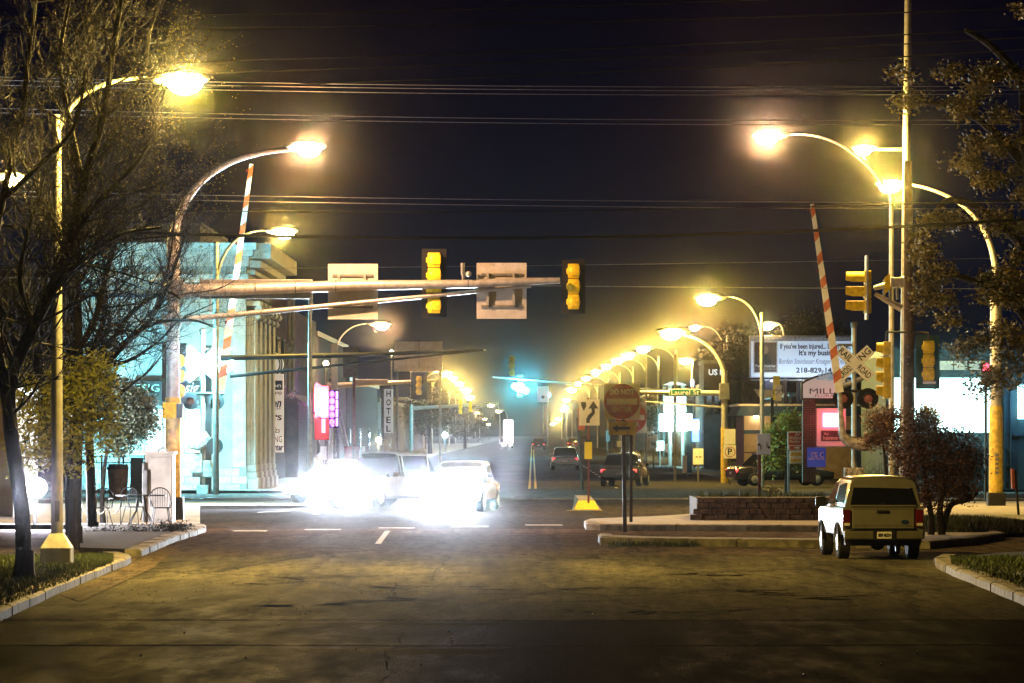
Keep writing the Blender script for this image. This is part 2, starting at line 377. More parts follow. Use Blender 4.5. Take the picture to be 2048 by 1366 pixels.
# pavements, kerbs and verges
def kerb(name, pts, w_=.32, h=.14, side=1, mt='kerb'):
    pts = [Vector((p[0], p[1], 0)) for p in pts]; b = MB(); prof = [(0, -.03), (0, h*.8), (.05, h), (w_, h), (w_, -.03)]
    n = len(prof); o = 0
    for i, p in enumerate(pts):
        d = (pts[min(i+1, len(pts)-1)] - pts[max(i-1, 0)]).normalized(); nr = Vector((-d.y, d.x, 0)) * side
        for a, z in prof:
            jit = .008 * math.sin(i*5.3 + a*40)
            b.v.append((p.x + nr.x*(a+jit), p.y + nr.y*(a+jit), z + jit*.6))
    for i in range(len(pts)-1):
        for k in range(n-1): b.f.append((i*n+k, i*n+k+1, (i+1)*n+k+1, (i+1)*n+k))
    b.f.append(tuple(range(n))); b.f.append(tuple((len(pts)-1)*n + k for k in range(n)))
    o = struct(b.build(name, mt)); L = 0; jl = 2.5                      # open joints every few metres, filled with dirt
    for i in range(1, len(pts)-1):
        L += (pts[i]-pts[i-1]).length
        if L > jl:
            L = 0; jl = 2.2 + 1.7*((i*7) % 5)/4; d = (pts[i+1]-pts[i-1]).normalized(); nr = Vector((-d.y, d.x, 0))*side; j = MB(); c = pts[i]
            q = [c - nr*.004, c + nr*(w_+.0)]; 
            vs = []
            for dd in (-.009, .009):
                for a_, z_ in ((-.006, 0), (-.006, h*.8+.006), (.047, h+.006), (w_, h+.006)): vs.append(tuple(c + d*dd + nr*a_ + Vector((0,0,z_))))
            j.add(vs, [(0,1,5,4),(1,2,6,5),(2,3,7,6),(0,1,2,3),(4,5,6,7)]); j.build('joint', 'soil', o)
    return o
def dense(pts, step=.9):
    out = []
    for a, c in zip(pts, pts[1:]):
        a, c = Vector(a[:2]), Vector(c[:2]); n = max(1, int((c-a).length/step))
        out += [tuple(a + (c-a)*i/n) for i in range(n)]
    return out + [tuple(pts[-1][:2])]
def gp(*ps): return [tuple(gnd(x, y)[:2]) for x, y in ps]
def fill(name, pts, z, mt, z0=-.05): return struct(MB().slab(pts, z0, z).build(name, mt))

kL = gp((-140,1300),(0,1243),(120,1186),(215,1146),(252,1132),(262,1126),(258,1121),(240,1118))
kerb('kerb_left_verge', dense(kL), side=1)
verge = kL[:7] + gp((225,1119),(0,1126),(-300,1128),(-700,1250))
fill('grass_verge_left', [tuple(p) for p in gp((-150,1297),(-10,1240),(112,1184),(207,1144),(243,1131),(248,1123),(-400,1127),(-900,1240))], .12, 'grass')
bed = gp((283,1113),(300,1106),(350,1084),(395,1070),(412,1064),(412,1060),(398,1058))
kerb('kerb_planting_bed', dense(bed, .5), side=1)
fill('planting_bed', gp((160,1108),(276,1112),(300,1101),(350,1080),(392,1066),(398,1061),(345,1056),(160,1062)), .13, 'soil')
sheet('driveway', [gp((-700,1127),(262,1126),(283,1113),(150,1108),(150,1060),(-700,1060))], .006, 'apron')
sheet('gutter', [gp((120,1190),(262,1130),(285,1115),(412,1066),(470,1062),(330,1115),(310,1135),(160,1205))], .010, 'apron')
sheet('pavement_left', [gp((-900,1060),(400,1060),(400,1016),(-900,1016))], .14, 'concrete')
sheet('pavement_left_far', [[(-60,YC1),(-9.6,YC1),(-9.6,900),(-60,900)]], .12, 'concrete')
sheet('grass_strip_left', [gp((160,1014),(760,1012),(760,1003),(160,1003))], .03, 'grass')
# islands to the right
def isl(name, pts, w_=.25, top='concrete'):
    fill(name, [tuple(p) for p in pts], .15, top)
islA = gp((1196,1082),(1200,1090),(1300,1092),(1650,1096),(1860,1098),(1940,1091),(2010,1079))
isl('island_near', islA + [(p[0], p[1] + 2.2) for p in islA[::-1] if p[0] > 0][:5], mt if False else .25, 'kerb')
kerb('kerb_island_near', dense(islA, .6), w_=.3, h=.165, side=1)
islB = gp((1168,1053),(1172,1060),(1200,1061),(1660,1064),(1900,1068))
fill('island_far', islB + gp((2200,1066),(2200,1016),(1700,1016),(1500,1030),(1300,1043),(1180,1048)), .14, 'concrete')
kerb('kerb_island_far', dense(islB, .6), w_=.3, h=.16, side=1)
fill('pavement_right', gp((1850,1090),(1900,1091),(1990,1075),(2300,1060),(2300,1010),(1850,1010)), .12, 'concrete')
kr = gp((1880,1123),(1868,1129),(1872,1136),(1905,1152),(1960,1174),(2050,1212),(2200,1275))
kerb('kerb_right_verge', dense(kr, .6), w_=.30, h=.14, side=1)
fill('grass_verge_right', gp((1885,1128),(1884,1136),(1915,1151),(1970,1173),(2060,1210),(2220,1272),(2800,1200),(2800,1100),(2300,1100),(1990,1118)), .11, 'grass')
# grass bank right of the truck
def bank(name, cx, cy, rx, ry, h, mt, n=26, rings=7):
    b = MB(); rnd = random.Random(4)
    b.v.append((cx, cy, h))
    for r_ in range(1, rings+1):
        for k in range(n):
            t = 2*math.pi*k/n; q = r_/rings
            b.v.append((cx + rx*q*math.cos(t), cy + ry*q*math.sin(t), h*(math.cos(q*math.pi/2)**.8 if q < 1 else 0) + .10 + (rnd.random()-.5)*.03))
    for k in range(n): b.f.append((0, 1+k, 1+(k+1) % n))
    for r_ in range(rings-1):
        for k in range(n):
            q = (k+1) % n; o = 1 + r_*n; b.f.append((o+k, o+n+k, o+n+q, o+q))
    return struct(b.build(name, mt, smooth=True))
bc = gnd(1870, 1072)
bank('grass_bank', bc.x + .5, bc.y + 1.6, 2.6, 3.2, .26, 'grass')

def blades(name, region, count, hmin, hmax, z, seed, label, mt='blade', w_=.012):
    rnd = random.Random(seed); b = MB()
    for _ in range(count):
        x, y, zz = region(rnd)
        h = rnd.uniform(hmin, hmax); a = rnd.random()*math.pi; dx, dy = math.cos(a)*w_, math.sin(a)*w_
        lx, ly = rnd.gauss(0, .35)*h, rnd.gauss(0, .35)*h
        b.add([(x-dx, y-dy, zz), (x+dx, y+dy, zz), (x+lx, y+ly, zz+h)], [(0,1,2)])
    o = b.build(name, mt); o['kind'] = 'stuff'; o['label'] = label; return tag(o, label, 'grass', kind='stuff')
def inquad(poly, z):
    P_ = [Vector((p[0], p[1])) for p in poly]
    def f(r):
        u, v = r.random(), r.random()
        q = (P_[0]*(1-u) + P_[1]*u)*(1-v) + (P_[3]*(1-u) + P_[2]*u)*v
        return q.x, q.y, z
    return f
blades('grass', inquad(gp((-60,1262),(225,1140),(225,1124),(-300,1130)), .12), 22000, .03, .09, .12, 1, 'short dark grass on the left verge behind the kerb')
blades('grass', inquad(gp((1905,1145),(2090,1215),(2300,1120),(1900,1128)), .11), 9000, .03, .08, .11, 2, 'short dark grass on the right verge behind the kerb')
def onbank(r):
    t = r.random()*2*math.pi; q = math.sqrt(r.random())
    return bc.x + .5 + 2.6*q*math.cos(t), bc.y + 1.6 + 3.2*q*math.sin(t), .26*math.cos(q*math.pi/2)**.8 + .09
blades('grass', onbank, 16000, .05, .16, .1, 3, 'lit green grass on the low bank right of the truck')
def edgeA(r):
    i = r.random()*7.2; x = 1.6 + i
    return x, gnd(1300, 1093).y + .02*i - r.random()*.12, .0 + r.random()*.05
blades('grass', edgeA, 2500, .03, .13, .1, 5, 'ragged grass growing along the near island kerb')

# stones and grit near the kerb
rnd = random.Random(9); b = MB()
for _ in range(90):
    u = rnd.random(); q = gnd(rnd.uniform(230, 620), rnd.uniform(1130, 1230)); r_ = rnd.uniform(.005, .014)
    b.ball((q.x, q.y, r_*.4), (r_, r_*1.2, r_*.6), 5, 3, (-.9, .9))
tag(b.build('grit', 'soil'), 'dark crumbs of grit scattered on the yellow-lit asphalt', 'grit', kind='stuff')
rnd = random.Random(10); b = MB()
for _ in range(70):
    q = gnd(rnd.uniform(100, 2000), rnd.uniform(1130, 1360)); r_ = rnd.uniform(.006, .014)
    b.ball((q.x, q.y, r_*.5), r_, 5, 3, (-.9, .9))
tag(b.build('glass_grit', 'chrome'), 'tiny glinting specks of glass scattered on the near road', 'glass specks', kind='stuff')

# ================================================================ STREET LAMPS
def lamp_head(root, hp, d, mt, warm, power, k=1.0, size=.2):
    hp = Vector(hp)
    MB().ball(hp + Vector((d*.05*k, 0, .07*k)), (.42*k, .19*k, .11*k), 14, 6).build('luminaire', 'galv', root, smooth=True)
    MB().ball(hp + Vector((d*.12*k, 0, .02*k)), (.25*k, .18*k, .17*k), 14, 6, (-.98, .1)).build('lens', mt, root, smooth=True)
    if power: lamp_light('lamp_light', hp + Vector((d*.12*k, -.30*k, -.02*k)), warm, power, root, size)
def street_lamp(label, px, Y, zj, head, mt, warm, power, top=None, r0=.11, r1=.07, z0=0.0, mtp='galv', ctrl=None, k=1.0, group='street lamps', extra=None, skirt=False, hy=None):
    x = (px - CX)*Y/F; root = thing('street_lamp', (x, Y, z0), label, 'street lamp', group)
    hp = at(head[0], head[1], hy or Y); d = 1 if hp.x > x else -1
    tz = top if top is not None else zj
    MB().tube([(x, Y, z0), (x, Y, tz)], [r0, r1], 12).build('pole', mtp, root, smooth=True)
    if top is not None: MB().ball((x, Y, tz), (r1*1.2, r1*1.2, r1), 8, 4).build('cap', mtp, root, smooth=True)
    st = Vector((x, Y, zj)); en = hp - Vector((d*.30*k, 0, -.08*k))
    c_ = ctrl or Vector((x + (en.x - x)*.18, Y, en.z + .05))
    MB().tube(bez(st, c_, en, 14), [r1*.75 + (.028 - r1*.75)*i/14 for i in range(15)], 8).build('arm', mtp, root, smooth=True)
    if skirt:
        q = .26; MB().box(x-q, x+q, Y-q, Y+q, z0-.02, z0+.30, .02).build('base', 'concrete', root)
        MB().add([(x-q,Y-q,z0+.30),(x+q,Y-q,z0+.30),(x+q,Y+q,z0+.30),(x-q,Y+q,z0+.30),(x-r0,Y-r0,z0+.55),(x+r0,Y-r0,z0+.55),(x+r0,Y+r0,z0+.55),(x-r0,Y+r0,z0+.55)],
                 [(0,3,2,1),(4,5,6,7),(0,1,5,4),(1,2,6,5),(2,3,7,6),(3,0,4,7)]).build('base_skirt', 'galv', root)
        MB().box(x-r0*.2, x+r0*.5, Y-r0-.012, Y-r0, z0+.75, z0+1.1).build('hand_hole_cover', 'galvd', root)
    lamp_head(root, hp, d, mt, warm, power, k)
    if extra: extra(root)
    return root
PW = 26000
street_lamp('nearest street lamp on the left verge with a tall arched arm among bare branches', 114, 77, 7.5, (352, 168), 'lens_y', YEL, PW*1.9, top=at(107, 236, 77).z, skirt=True, z0=.12, k=1.25)
street_lamp('street lamp whose plain pole carries dark signal arms by the pale brick building', 432, 171, at(436,560,171).z, (560, 467), 'lens_y', YEL, PW*.9, top=at(432,488,171).z, r0=.12, r1=.10, mtp='galvd', k=1.5)
street_lamp('street lamp with a pale arched arm beyond the pink neon sign', 664, 299, at(664,720,299).z, (757, 652), 'lens_p', PEA, PW*.7, top=at(664,690,299).z, r0=.14, r1=.11, k=1.9)
street_lamp('street lamp at the extreme left edge seen through the bare tree', -40, 126, at(-40,430,126).z, (18, 360), 'lens_y', YEL, PW*.8, k=1.3)
street_lamp('street lamp right of centre with a slim arm over the green street name sign', 1524, 198, at(1524,672,198).z, (1424, 600), 'lens_y', YEL, PW*.8, top=at(1524,628,198).z, r0=.10, r1=.09, k=1.8)
street_lamp('dark curved street lamp in front of the lawyer billboard', 1572, 262, at(1572,720,262).z, (1540, 652), 'lens_p', ORG, PW*.5, r0=.16, r1=.13, mtp='black', k=1.6)
# receding rows: each its own lamp
left_row = [(700, 722, 742, 700), (705,735,800,745), (742,742,835,738), (765,740,868,742), (812,752,893,752), (852,770,912,768), (868,780,925,782), (880,800,938,796), (905,822,950,826), (920,836,963,838), (930, 846, 972, 848)]
words = ['second', 'third', 'fourth', 'fifth', 'sixth', 'seventh', 'eighth', 'ninth', 'tenth', 'eleventh', 'twelfth', 'thirteenth']
for i, hx_hy in enumerate([(868,738),(890,748),(903,757),(916,768),(929,781),(936,796),(953,826),(966,838),(975,848)]):
    hx, hy = hx_hy; Y = 63900/(864-hy) if hy < 835 else 2200 - 0
    Y = min(Y, 1500); x = (hx-CX)*Y/F; pp = CX + (x-2.6)*F/Y
    street_lamp('%s nearest lamp in the receding row along the left kerb' % words[i], pp, Y, 8.2, (hx, hy), 'lens_y', YEL, PW*.8 if i < 7 else 0, top=9.4, r0=.12, r1=.09, k=2.2 if Y < 700 else 3.2, group='lamps down the left kerb')
for i, (hx, hy) in enumerate([(1292,699),(1262,712),(1240,722),(1218,733),(1196,745),(1176,757),(1160,768),(1148,780),(1136,800),(1128,820),(1118,838),(1108,848)]):
    Y = min(63900/(864-hy), 1500); x = (hx-CX)*Y/F; pp = CX + (x+2.6)*F/Y
    street_lamp('%s nearest lamp in the receding row along the right kerb' % words[i], pp, Y, 8.2, (hx, hy), 'lens_y', YEL, PW*.8 if i % 2 == 0 else PW*.5, top=9.4, r0=.12, r1=.09, k=2.2 if Y < 700 else 3.2, group='lamps down the right kerb')
street_lamp('street lamp in a car park beyond the green street name sign, thin pole', 1384, 444, 8.4, (1376, 722), 'lens_y', YEL, PW*.8, r0=.14, r1=.1, k=2.4)
street_lamp('thin street lamp pole with a bare arm behind the green name sign mast', 1455, 330, at(1455,728,330).z, (1394, 656), 'lens_p', PEA, PW*.4, top=at(1455,672,330).z, r0=.10, r1=.08, k=1.4)
street_lamp('small distant street lamp beside the cyan signal glow, lower right of it', 1000, 900, 5, (985, 810), 'lens_y', YEL, 0, r0=.2, r1=.15, k=2.6)
street_lamp('small distant street lamp left of the cyan signal, lowest of three', 1015, 1000, 5, (1000, 822), 'lens_y', YEL, 0, r0=.2, r1=.15, k=2.6)

# ================================================================ LEFT SIGNAL MAST (arm over the road)
YM = 116.0
def sig_back(name_lab, cx, top_y, bot_y, Y, n, back=True, bcol='signal_dark', grp='traffic signals on the long arm', wide=30, lit=None, lit_i=0):
    """signal head seen from behind: n rounded sections in front of a backplate"""
    c = at(cx, (top_y+bot_y)/2, Y); hh = m(bot_y-top_y, Y)/2; ww = m(wide, Y)/2
    root = thing('traffic_signal', (c.x, Y, c.z-hh), name_lab, 'traffic signal', grp)
    sec = 2*hh/n
    for i in range(n):
        z = c.z - hh + sec*(i+.5)
        b = MB(); b.ball((c.x, Y-.0, z), (ww*1.0, .13, sec*.49), 14, 8); b.box(c.x-ww*.82, c.x+ww*.82, Y-.10, Y+.09, z-sec*.485, z+sec*.485, .03); b.box(c.x-ww*.3, c.x+ww*.9, Y-.13, Y-.02, z-sec*.30, z+sec*.34, .02)
        b.box(c.x-ww*1.06, c.x-ww*.7, Y-.05, Y+.02, z-sec*.16, z+sec*.16, .01)
        s_ = b.build('signal_section', 'yellow', root, smooth=True)
        MB().tube([(c.x, Y+.13, z), (c.x, Y+.36, z)], [ww*.8, ww*.8], 12).build('visor', 'black', s_, smooth=True)
    if back:
        bw = ww + m(10, Y); bh = hh + m(8, Y)
        MB().box(c.x-bw, c.x+bw, Y+.10, Y+.115, c.z-bh, c.z+bh).build('backplate', bcol, root)
    return root, c, hh
mx = (346-CX)*YM/F
root = thing('signal_mast', (mx, YM, 0), 'tall steel signal mast at left with long road arm and curved lamp arm', 'signal mast')
MB().tube([(mx, YM, 0), (mx, YM, at(0,570,YM).z)], [m(15,YM), m(12.5,YM)], 16).build('pole', 'galv', root, smooth=True)
b = MB(); b.tube([at(346,575,YM), at(347,480,YM), at(352,450,YM)], [m(13.5,YM), m(12.5,YM), m(8,YM)], 14)
b.build('pole_top', 'galv', root, smooth=True)
MB().tube(bez(at(352,452,YM), at(392,308,YM), at(585,299,YM-2.5), 20), [m(8-.20*i,YM) for i in range(21)], 10).build('lamp_arm', 'galv', root, smooth=True)
lamp_head(root, at(606,300,YM-2.5), 1, 'lens_p', PEA, PW*1.05, 1.25)
xs = [(352,581),(500,578),(700,571),(930,568),(1045,563),(1120,561)]
MB().tube([at(x,y,YM) for x, y in xs], [m(r,YM) for r in (13,12,10.5,8.5,7.5,6)], 14).build('mast_arm', 'galv', root, smooth=True)
MB().tube([at(352,641,YM+.1), at(1062,572,YM+.1)], [m(6,YM), m(3.5,YM)], 10).build('brace', 'galv', root, smooth=True)
for x, r in ((510,13),(590,12.4),(670,12),(935,9.2)): 
    MB().tube([at(x,572+ (700-x)*.018,YM), at(x+3,572+(700-x)*.018,YM)], m(r,YM), 14).build('arm_joint', 'galvd', root, smooth=True)
b = MB()
for x in (345,):
    b.box(mx-m(22,YM), mx+m(22,YM), YM-m(18,YM), YM+m(18,YM), at(0,597,YM).z, at(0,560,YM).z, .03)
b.build('arm_clamp', 'galvd', root)
MB().box(mx-m(20,YM), mx+m(16,YM), YM-m(17,YM), YM+m(17,YM), at(0,652,YM).z, at(0,630,YM).z, .03).build('brace_clamp', 'galvd', root)
MB().tube([(mx+.06, YM, 0), (mx+.06, YM, .72)], [.235, .215], 16).build('base_cover', 'black', root, smooth=True)
MB().tube([(mx, YM, .60), (mx, YM, at(0,795,YM).z)], m(15.6,YM), 16).build('yellow_paint_band', 'ywpaint', root, smooth=True)
# pedestrian push box
MB().box(mx-m(19,YM), mx+m(8,YM), YM-.36, YM-.14, at(0,837,YM).z, at(0,805,YM).z, .04).build('pedestrian_signal_box', 'yellow', root)
MB().box(mx+m(9,YM), mx+m(22,YM), YM-.34, YM-.12, at(0,836,YM).z, at(0,807,YM).z, .03).build('pedestrian_signal_visor', 'black', root)
# detector on the arm
b = MB(); b.tube([at(926,566,YM), at(926,548,YM)], .035, 8); b.tube([at(925,549,YM-.1), at(925,526,YM-.1)], .05, 8)
b.build('detector_mount', 'galvd', root); MB().ball(at(937,548,YM-.1), (.075,.1,.075), 10, 8).build('detector', 'galv', root, smooth=True)
# arm-mounted plates (things hung on the arm)
def plate_back(lab, x0, x1, y0, y1, Y):
    a, c = at(x0, y1, Y), at(x1, y0, Y)
    r_ = thing('road_sign', ((a.x+c.x)/2, Y+.25, a.z), lab, 'sign', 'signs seen from behind on the long arm')
    MB().box(a.x, c.x, Y+.24, Y+.25, a.z, c.z).build('panel', 'alu', r_)
    for x in (.22, .74):
        X = a.x + (c.x-a.x)*x; MB().box(X-.03, X+.03, Y+.13, Y+.20, a.z+.35, c.z-.25).build('upright', 'galv', r_)
    for z in (.22, .79):
        Z = a.z + (c.z-a.z)*z; MB().box(a.x+.12, c.x-.12, Y+.20, Y+.238, Z-.03, Z+.03).build('crossbar', 'galvd', r_)
    b = MB(); rr = random.Random(int(x0))
    for _ in range(9):
        X = rr.uniform(a.x+.1, c.x-.1); b.disc((X, 0, c.z-rr.uniform(.02,.07)), .012, Y+.236, Y+.24, 8)
    b.build('rivet', 'galvd', r_, kind='stuff')
plate_back('bare aluminium sign back on the long arm, nearer the mast', 655, 755, 527, 638, YM)
plate_back('bare aluminium sign back near the tip of the long arm', 953, 1053, 525, 637, YM)
sig_back('yellow four-section traffic signal seen from behind halfway along the arm', 868, 505, 627, YM+.25, 4, bcol='signal_dark')
r_, c_, h_ = sig_back('yellow three-section traffic signal with dark backplate at the tip of the arm', 1147, 527, 619, YM+.25, 3, wide=27)
# street-name box hung on the arm, seen from behind
a, c_ = at(398, 597, YM), at(624, 558, YM)
nb = thing('street_name_box', ((a.x+c_.x)/2, YM+.3, a.z), 'long street name box seen from behind on the arm next to the mast', 'sign')
MB().box(a.x, c_.x, YM+.22, YM+.34, a.z, c_.z, .02).build('casing', 'galvd', nb)
for X in (a.x+.25, c_.x-.05): MB().box(X, X+.05, YM+.17, YM+.22, a.z-.35, c_.z).build('bracket', 'galv', nb)
# black signal head on the mast
sb = thing('traffic_signal', (at(343,740,YM).x, YM+.4, at(0,803,YM).z), 'black traffic signal fixed behind the left mast with yellow section edges', 'traffic signal')
a, c_ = at(324, 803, YM+.5), at(373, 686, YM+.5)
MB().box(a.x, c_.x, YM+.5, YM+.52, a.z, c_.z, .0).build('backplate', 'signal_dark', sb)
for i in range(3):
    z = at(0, 722+30*i, YM).z; MB().ball((at(358,0,YM).x, YM+.38, z), (.14,.14,.18), 12, 8).build('signal_section', 'yellow', sb, smooth=True)

# signal cabinet beside the mast
c_ = gnd(316, 1046, .12); x0, x1 = at(286,0,c_.y).x, at(346,0,c_.y).x; zt = at(0,908,c_.y).z
cab = thing('signal_cabinet', (c_.x, c_.y, .12), 'tall tan signal control cabinet beside the foot of the left mast', 'cabinet')
MB().box(x0+.05, x1, c_.y, c_.y+.65, .12, zt, .015).build('body', 'cabinet', cab)
MB().box(x0-.02, x1+.05, c_.y-.06, c_.y+.72, zt, zt+.07, .02).build('roof', 'cabinet', cab)
MB().box(x0+.19, x1-.03, c_.y-.03, c_.y-.002, .22, zt-.08, .008).build('door', 'cabinet', cab)
MB().box(x0-.01, x0+.12, c_.y-.14, c_.y-.02, .8, 1.45, .02).build('meter_box', 'galvd', cab)
MB().tube([(x0+.02, c_.y-.08, .12), (x0+.02, c_.y-.08, 1.62)], .035, 8).build('conduit', 'galvd', cab)
MB().tube([(x0+.38, c_.y-.1, zt+.08), (x0+.50, c_.y-.1, zt+.16), (x0+.62, c_.y-.1, zt+.08)], .03, 8).build('lifting_eye', 'galvd', cab)

# ================================================================ LEVEL CROSSING SIGNALS
def rr_signal(px, by, top, label, lights, arm, side, txt=True, lit=None):
    Y = gnd(px, by).y; x = (px-CX)*Y/F
    root = thing('crossing_signal', (x, Y, 0), label, 'railroad signal', 'railroad crossing signals')
    MB().tube([(x, Y, 0), (x, Y, at(0, top, Y).z)], [m(5.5,Y), m(5,Y)], 12).build('mast', 'galv', root, smooth=True)
    MB().tube([(x, Y, at(0,top,Y).z-.02), (x, Y, at(0,top-9,Y).z), (x,Y,at(0,top-12,Y).z)], [.10,.13,.07], 12).build('bell', 'galvd', root, smooth=True)
    MB().box(x-.22, x+.22, Y-.22, Y+.22, 0, .35, .02).build('foundation', 'concrete', root)
    MB().box(x-m(20,Y), x+m(20,Y), Y-.25, Y+.25, at(0,by-62,Y).z-.55, at(0,by-62,Y).z+.1, .05).build('gate_mechanism', 'gunmetal', root)
    return root, x, Y
def crossbuck(root, cx, cy, L, wd, Y, back=False, mt='white'):
    c = at(cx, cy, Y)
    for i, a in enumerate((R(42), -R(42))):
        b = MB(); bx = [(-L/2,-wd/2),(L/2,-wd/2),(L/2,wd/2),(-L/2,wd/2)]
        q = [(c.x + u*math.cos(a) - v*math.sin(a), c.z + u*math.sin(a) + v*math.cos(a)) for u, v in bx]
        yy = Y - .14 - .02*i
        bl = b.prism(q, yy, yy+.012).build('crossbuck_blade', mt, root)
        if not back:
            words_ = (('CROSS', 'ING') if i == 0 else ('RAIL', 'ROAD'))
            for k, wd_ in enumerate(words_):
                u = (-L*.29, L*.29)[k]
                text(wd_, wd*.82, 'dark_text', bl, (c.x + u*math.cos(a), yy-.004, c.z + u*math.sin(a)), width=L*.36, rot=a, depth=.002, bold=.006)
def light_disc(root, cx, cy, r, Y, glow):
    c = at(cx, cy, Y); rr = m(r, Y)
    d = MB().disc((c.x, 0, c.z), rr, Y-.30, Y-.285).build('light_backplate', 'signal_dark', root)
    MB().tube([(c.x, Y-.285, c.z), (c.x, Y-.10, c.z)], [rr*.5, rr*.4], 16).build('lamp_housing', 'black', d, smooth=True)
    b = MB(); n = 16
    for i in range(n//2 + 1):
        t = math.pi*i/(n//2); 
        for yy in (Y-.62, Y-.30): b.v.append((c.x + rr*.55*math.cos(t), yy, c.z + rr*.55*math.sin(t)))
    for i in range(n//2): b.f.append((2*i, 2*i+1, 2*i+3, 2*i+2))
    b.build('hood', 'black', d)
    MB().ball((c.x, Y-.30, c.z), (rr*.42, .05, rr*.42), 14, 8).build('lens', glow, d, smooth=True)
def gate(root, x0, y0, x1, y1, Y, n, w0, w1, lamps=((0, 0),)):
    a, c = at(x0, y0, Y), at(x1, y1, Y); dv = c - a; L = dv.length; u = dv.normalized(); nr = Vector((u.z, 0, -u.x))
    arm = MB(); wa, wb = m(w0, Y)/2, m(w1, Y)/2
    def seg(t0, t1, grow, yy):
        p, q = a + dv*t0, a + dv*t1; p2 = wa + (wb-wa)*t0 + grow; q2 = wa + (wb-wa)*t1 + grow; sk = u*m(5,Y)*(1 if grow else 0)
        return [tuple(p - nr*p2 - sk), tuple(p + nr*p2 + sk), tuple(q + nr*q2 + sk), tuple(q - nr*q2 - sk)], yy
    q, _ = seg(0, 1, 0, 0)
    ar = MB().prism([(v[0], v[2]) for v in q], Y-.03, Y+.03).build('gate_arm', 'white', root)
    for i in range(n):
        t0 = (i+.5)/n; q, _ = seg(t0, t0 + .40/n, .003, 0)
        MB().prism([(v[0], v[2]) for v in q], Y-.036, Y+.036).build('stripe', 'orange', ar)
    for t in (.03, .35, .7):
        p = a + dv*(1-t) - nr*(wb+.07); MB().ball(p, (.06,.06,.08), 8, 6).build('arm_lamp', 'taillens', ar, smooth=True)
M['rr_lens'] = emat('crossing_lamp_dim', (.9, .2, .08), .10, base=(.10, .02, .01))
rt, x, Y = rr_signal(1708, 1003, 655, 'railroad crossing signal at right with lettered crossbuck and raised striped gate', None, None, 1)
crossbuck(rt, 1709, 727, 1.48, m(22, Y), Y)
MB().tube([at(1675,690,Y), at(1706,690,Y)], .045, 8).build('sign_bracket', 'galvd', rt, smooth=True)
MB().tube([at(1676,776,Y+.1), at(1744,748,Y+.1)], .09, 8).build('cantilever_stub', 'galv', rt, smooth=True)
MB().tube([at(1680,782,Y-.1), at(1740,782,Y-.1)], .05, 8).build('light_crossarm', 'black', rt, smooth=True)
light_disc(rt, 1685, 797, 21, Y, 'rr_lens'); light_disc(rt, 1735, 797, 21, Y, 'rr_lens')
gate(rt, 1679, 785, 1624, 408, Y-.8, 8, 17, 8)
b = MB(); b.tube(bez(at(1683,862,Y-.9), at(1690,893,Y-.9), at(1738,887,Y-.9), 10), [.13,.14,.155,.17,.185,.20,.215,.23,.24,.245,.25], 8)
b.build('counterweight_arm', 'gunmetal', rt, smooth=True)
MB().tube([at(1679,785,Y-.9), at(1684,865,Y-.9)], [.07,.12], 8).build('arm_hub', 'gunmetal', rt, smooth=True)

rt, x, Y = rr_signal(405, 988, 668, 'railroad crossing signal at left before the pale brick building, crossbuck and raised red-white gate', None, None, 1)
crossbuck(rt, 407, 728, 1.75, m(20, Y), Y, back=True, mt='white')
MB().tube([at(400,698,Y), at(463,698,Y)], .05, 8).build('sign_bracket', 'galvd', rt, smooth=True)
MB().tube([at(375,787,Y-.1), at(448,787,Y-.1)], .06, 8).build('light_crossarm', 'black', rt, smooth=True)
light_disc(rt, 383, 803, 17, Y, 'rr_lens'); light_disc(rt, 433, 803, 17, Y, 'rr_lens')
gate(rt, 441, 782, 503, 328, Y-.8, 8, 16, 8)
b = MB(); b.tube([at(370,880,Y-.5), at(395,888,Y-.5), at(418,872,Y-.5)], [.30,.28,.30], 8); b.build('counterweight_arm', 'gunmetal', rt, smooth=True)
MB().disc((at(432,0,Y).x, 0, at(0,892,Y).z), .32, Y-.75, Y-.6).build('gate_wheel', 'black', rt)
MB().box(at(383,0,Y).x, at(406,0,Y).x, Y-.5, Y-.2, at(0,945,Y).z, at(0,905,Y).z, .02).build('relay_box', 'gunmetal', rt)
MB().box(at(402,0,Y).x, at(420,0,Y).x, Y+.6, Y+1.0, 0, at(0,690,Y).z, .02).build('rear_post', 'black', rt)

# flood lamps near the crossing (the cyan-white and warm glows)
def flood(lab, px, py, Y, mt, col, power, post=None, r=.20, grp=None):
    c = at(px, py, Y); root = thing('flood_lamp', c, lab, 'flood lamp', grp)
    MB().box(c.x-.24, c.x+.24, c.y+.03, c.y+.25, c.z-.16, c.z+.20, .04).build('housing', 'black', root)
    MB().ball((c.x, c.y, c.z), (r*1.25, .10, r), 14, 8).build('lens', mt, root, smooth=True)
    if post: MB().tube([(c.x, c.y+.2, c.z-.14), (c.x, c.y+.2, post)], .05, 8).build('post', 'black', root, smooth=True)
    lamp_light('lamp_light', (c.x, c.y-.35, c.z), col, power, root, .15)
flood('cyan-white flood lamp glowing left of the left crossing signal', 384, 722, 171, 'lens_m', MER, 44000, post=0, r=.34, grp='cyan flood lamps at the crossing')
flood('cyan-white flood lamp glowing right of the dark lamp pole', 448, 728, 174, 'lens_m', MER, 44000, post=0, r=.34, grp='cyan flood lamps at the crossing')
flood('warm white flood lamp glowing low beside the yellow banded mast', 366, 868, 150, 'lens_p', (1,.85,.6), 16000, post=0, r=.34)
flood('low white-blue lamp glowing behind the leaning trunk at far left', 68, 975, 110, 'head_on', (.9,.9,1), 14000, post=.14, r=.26)

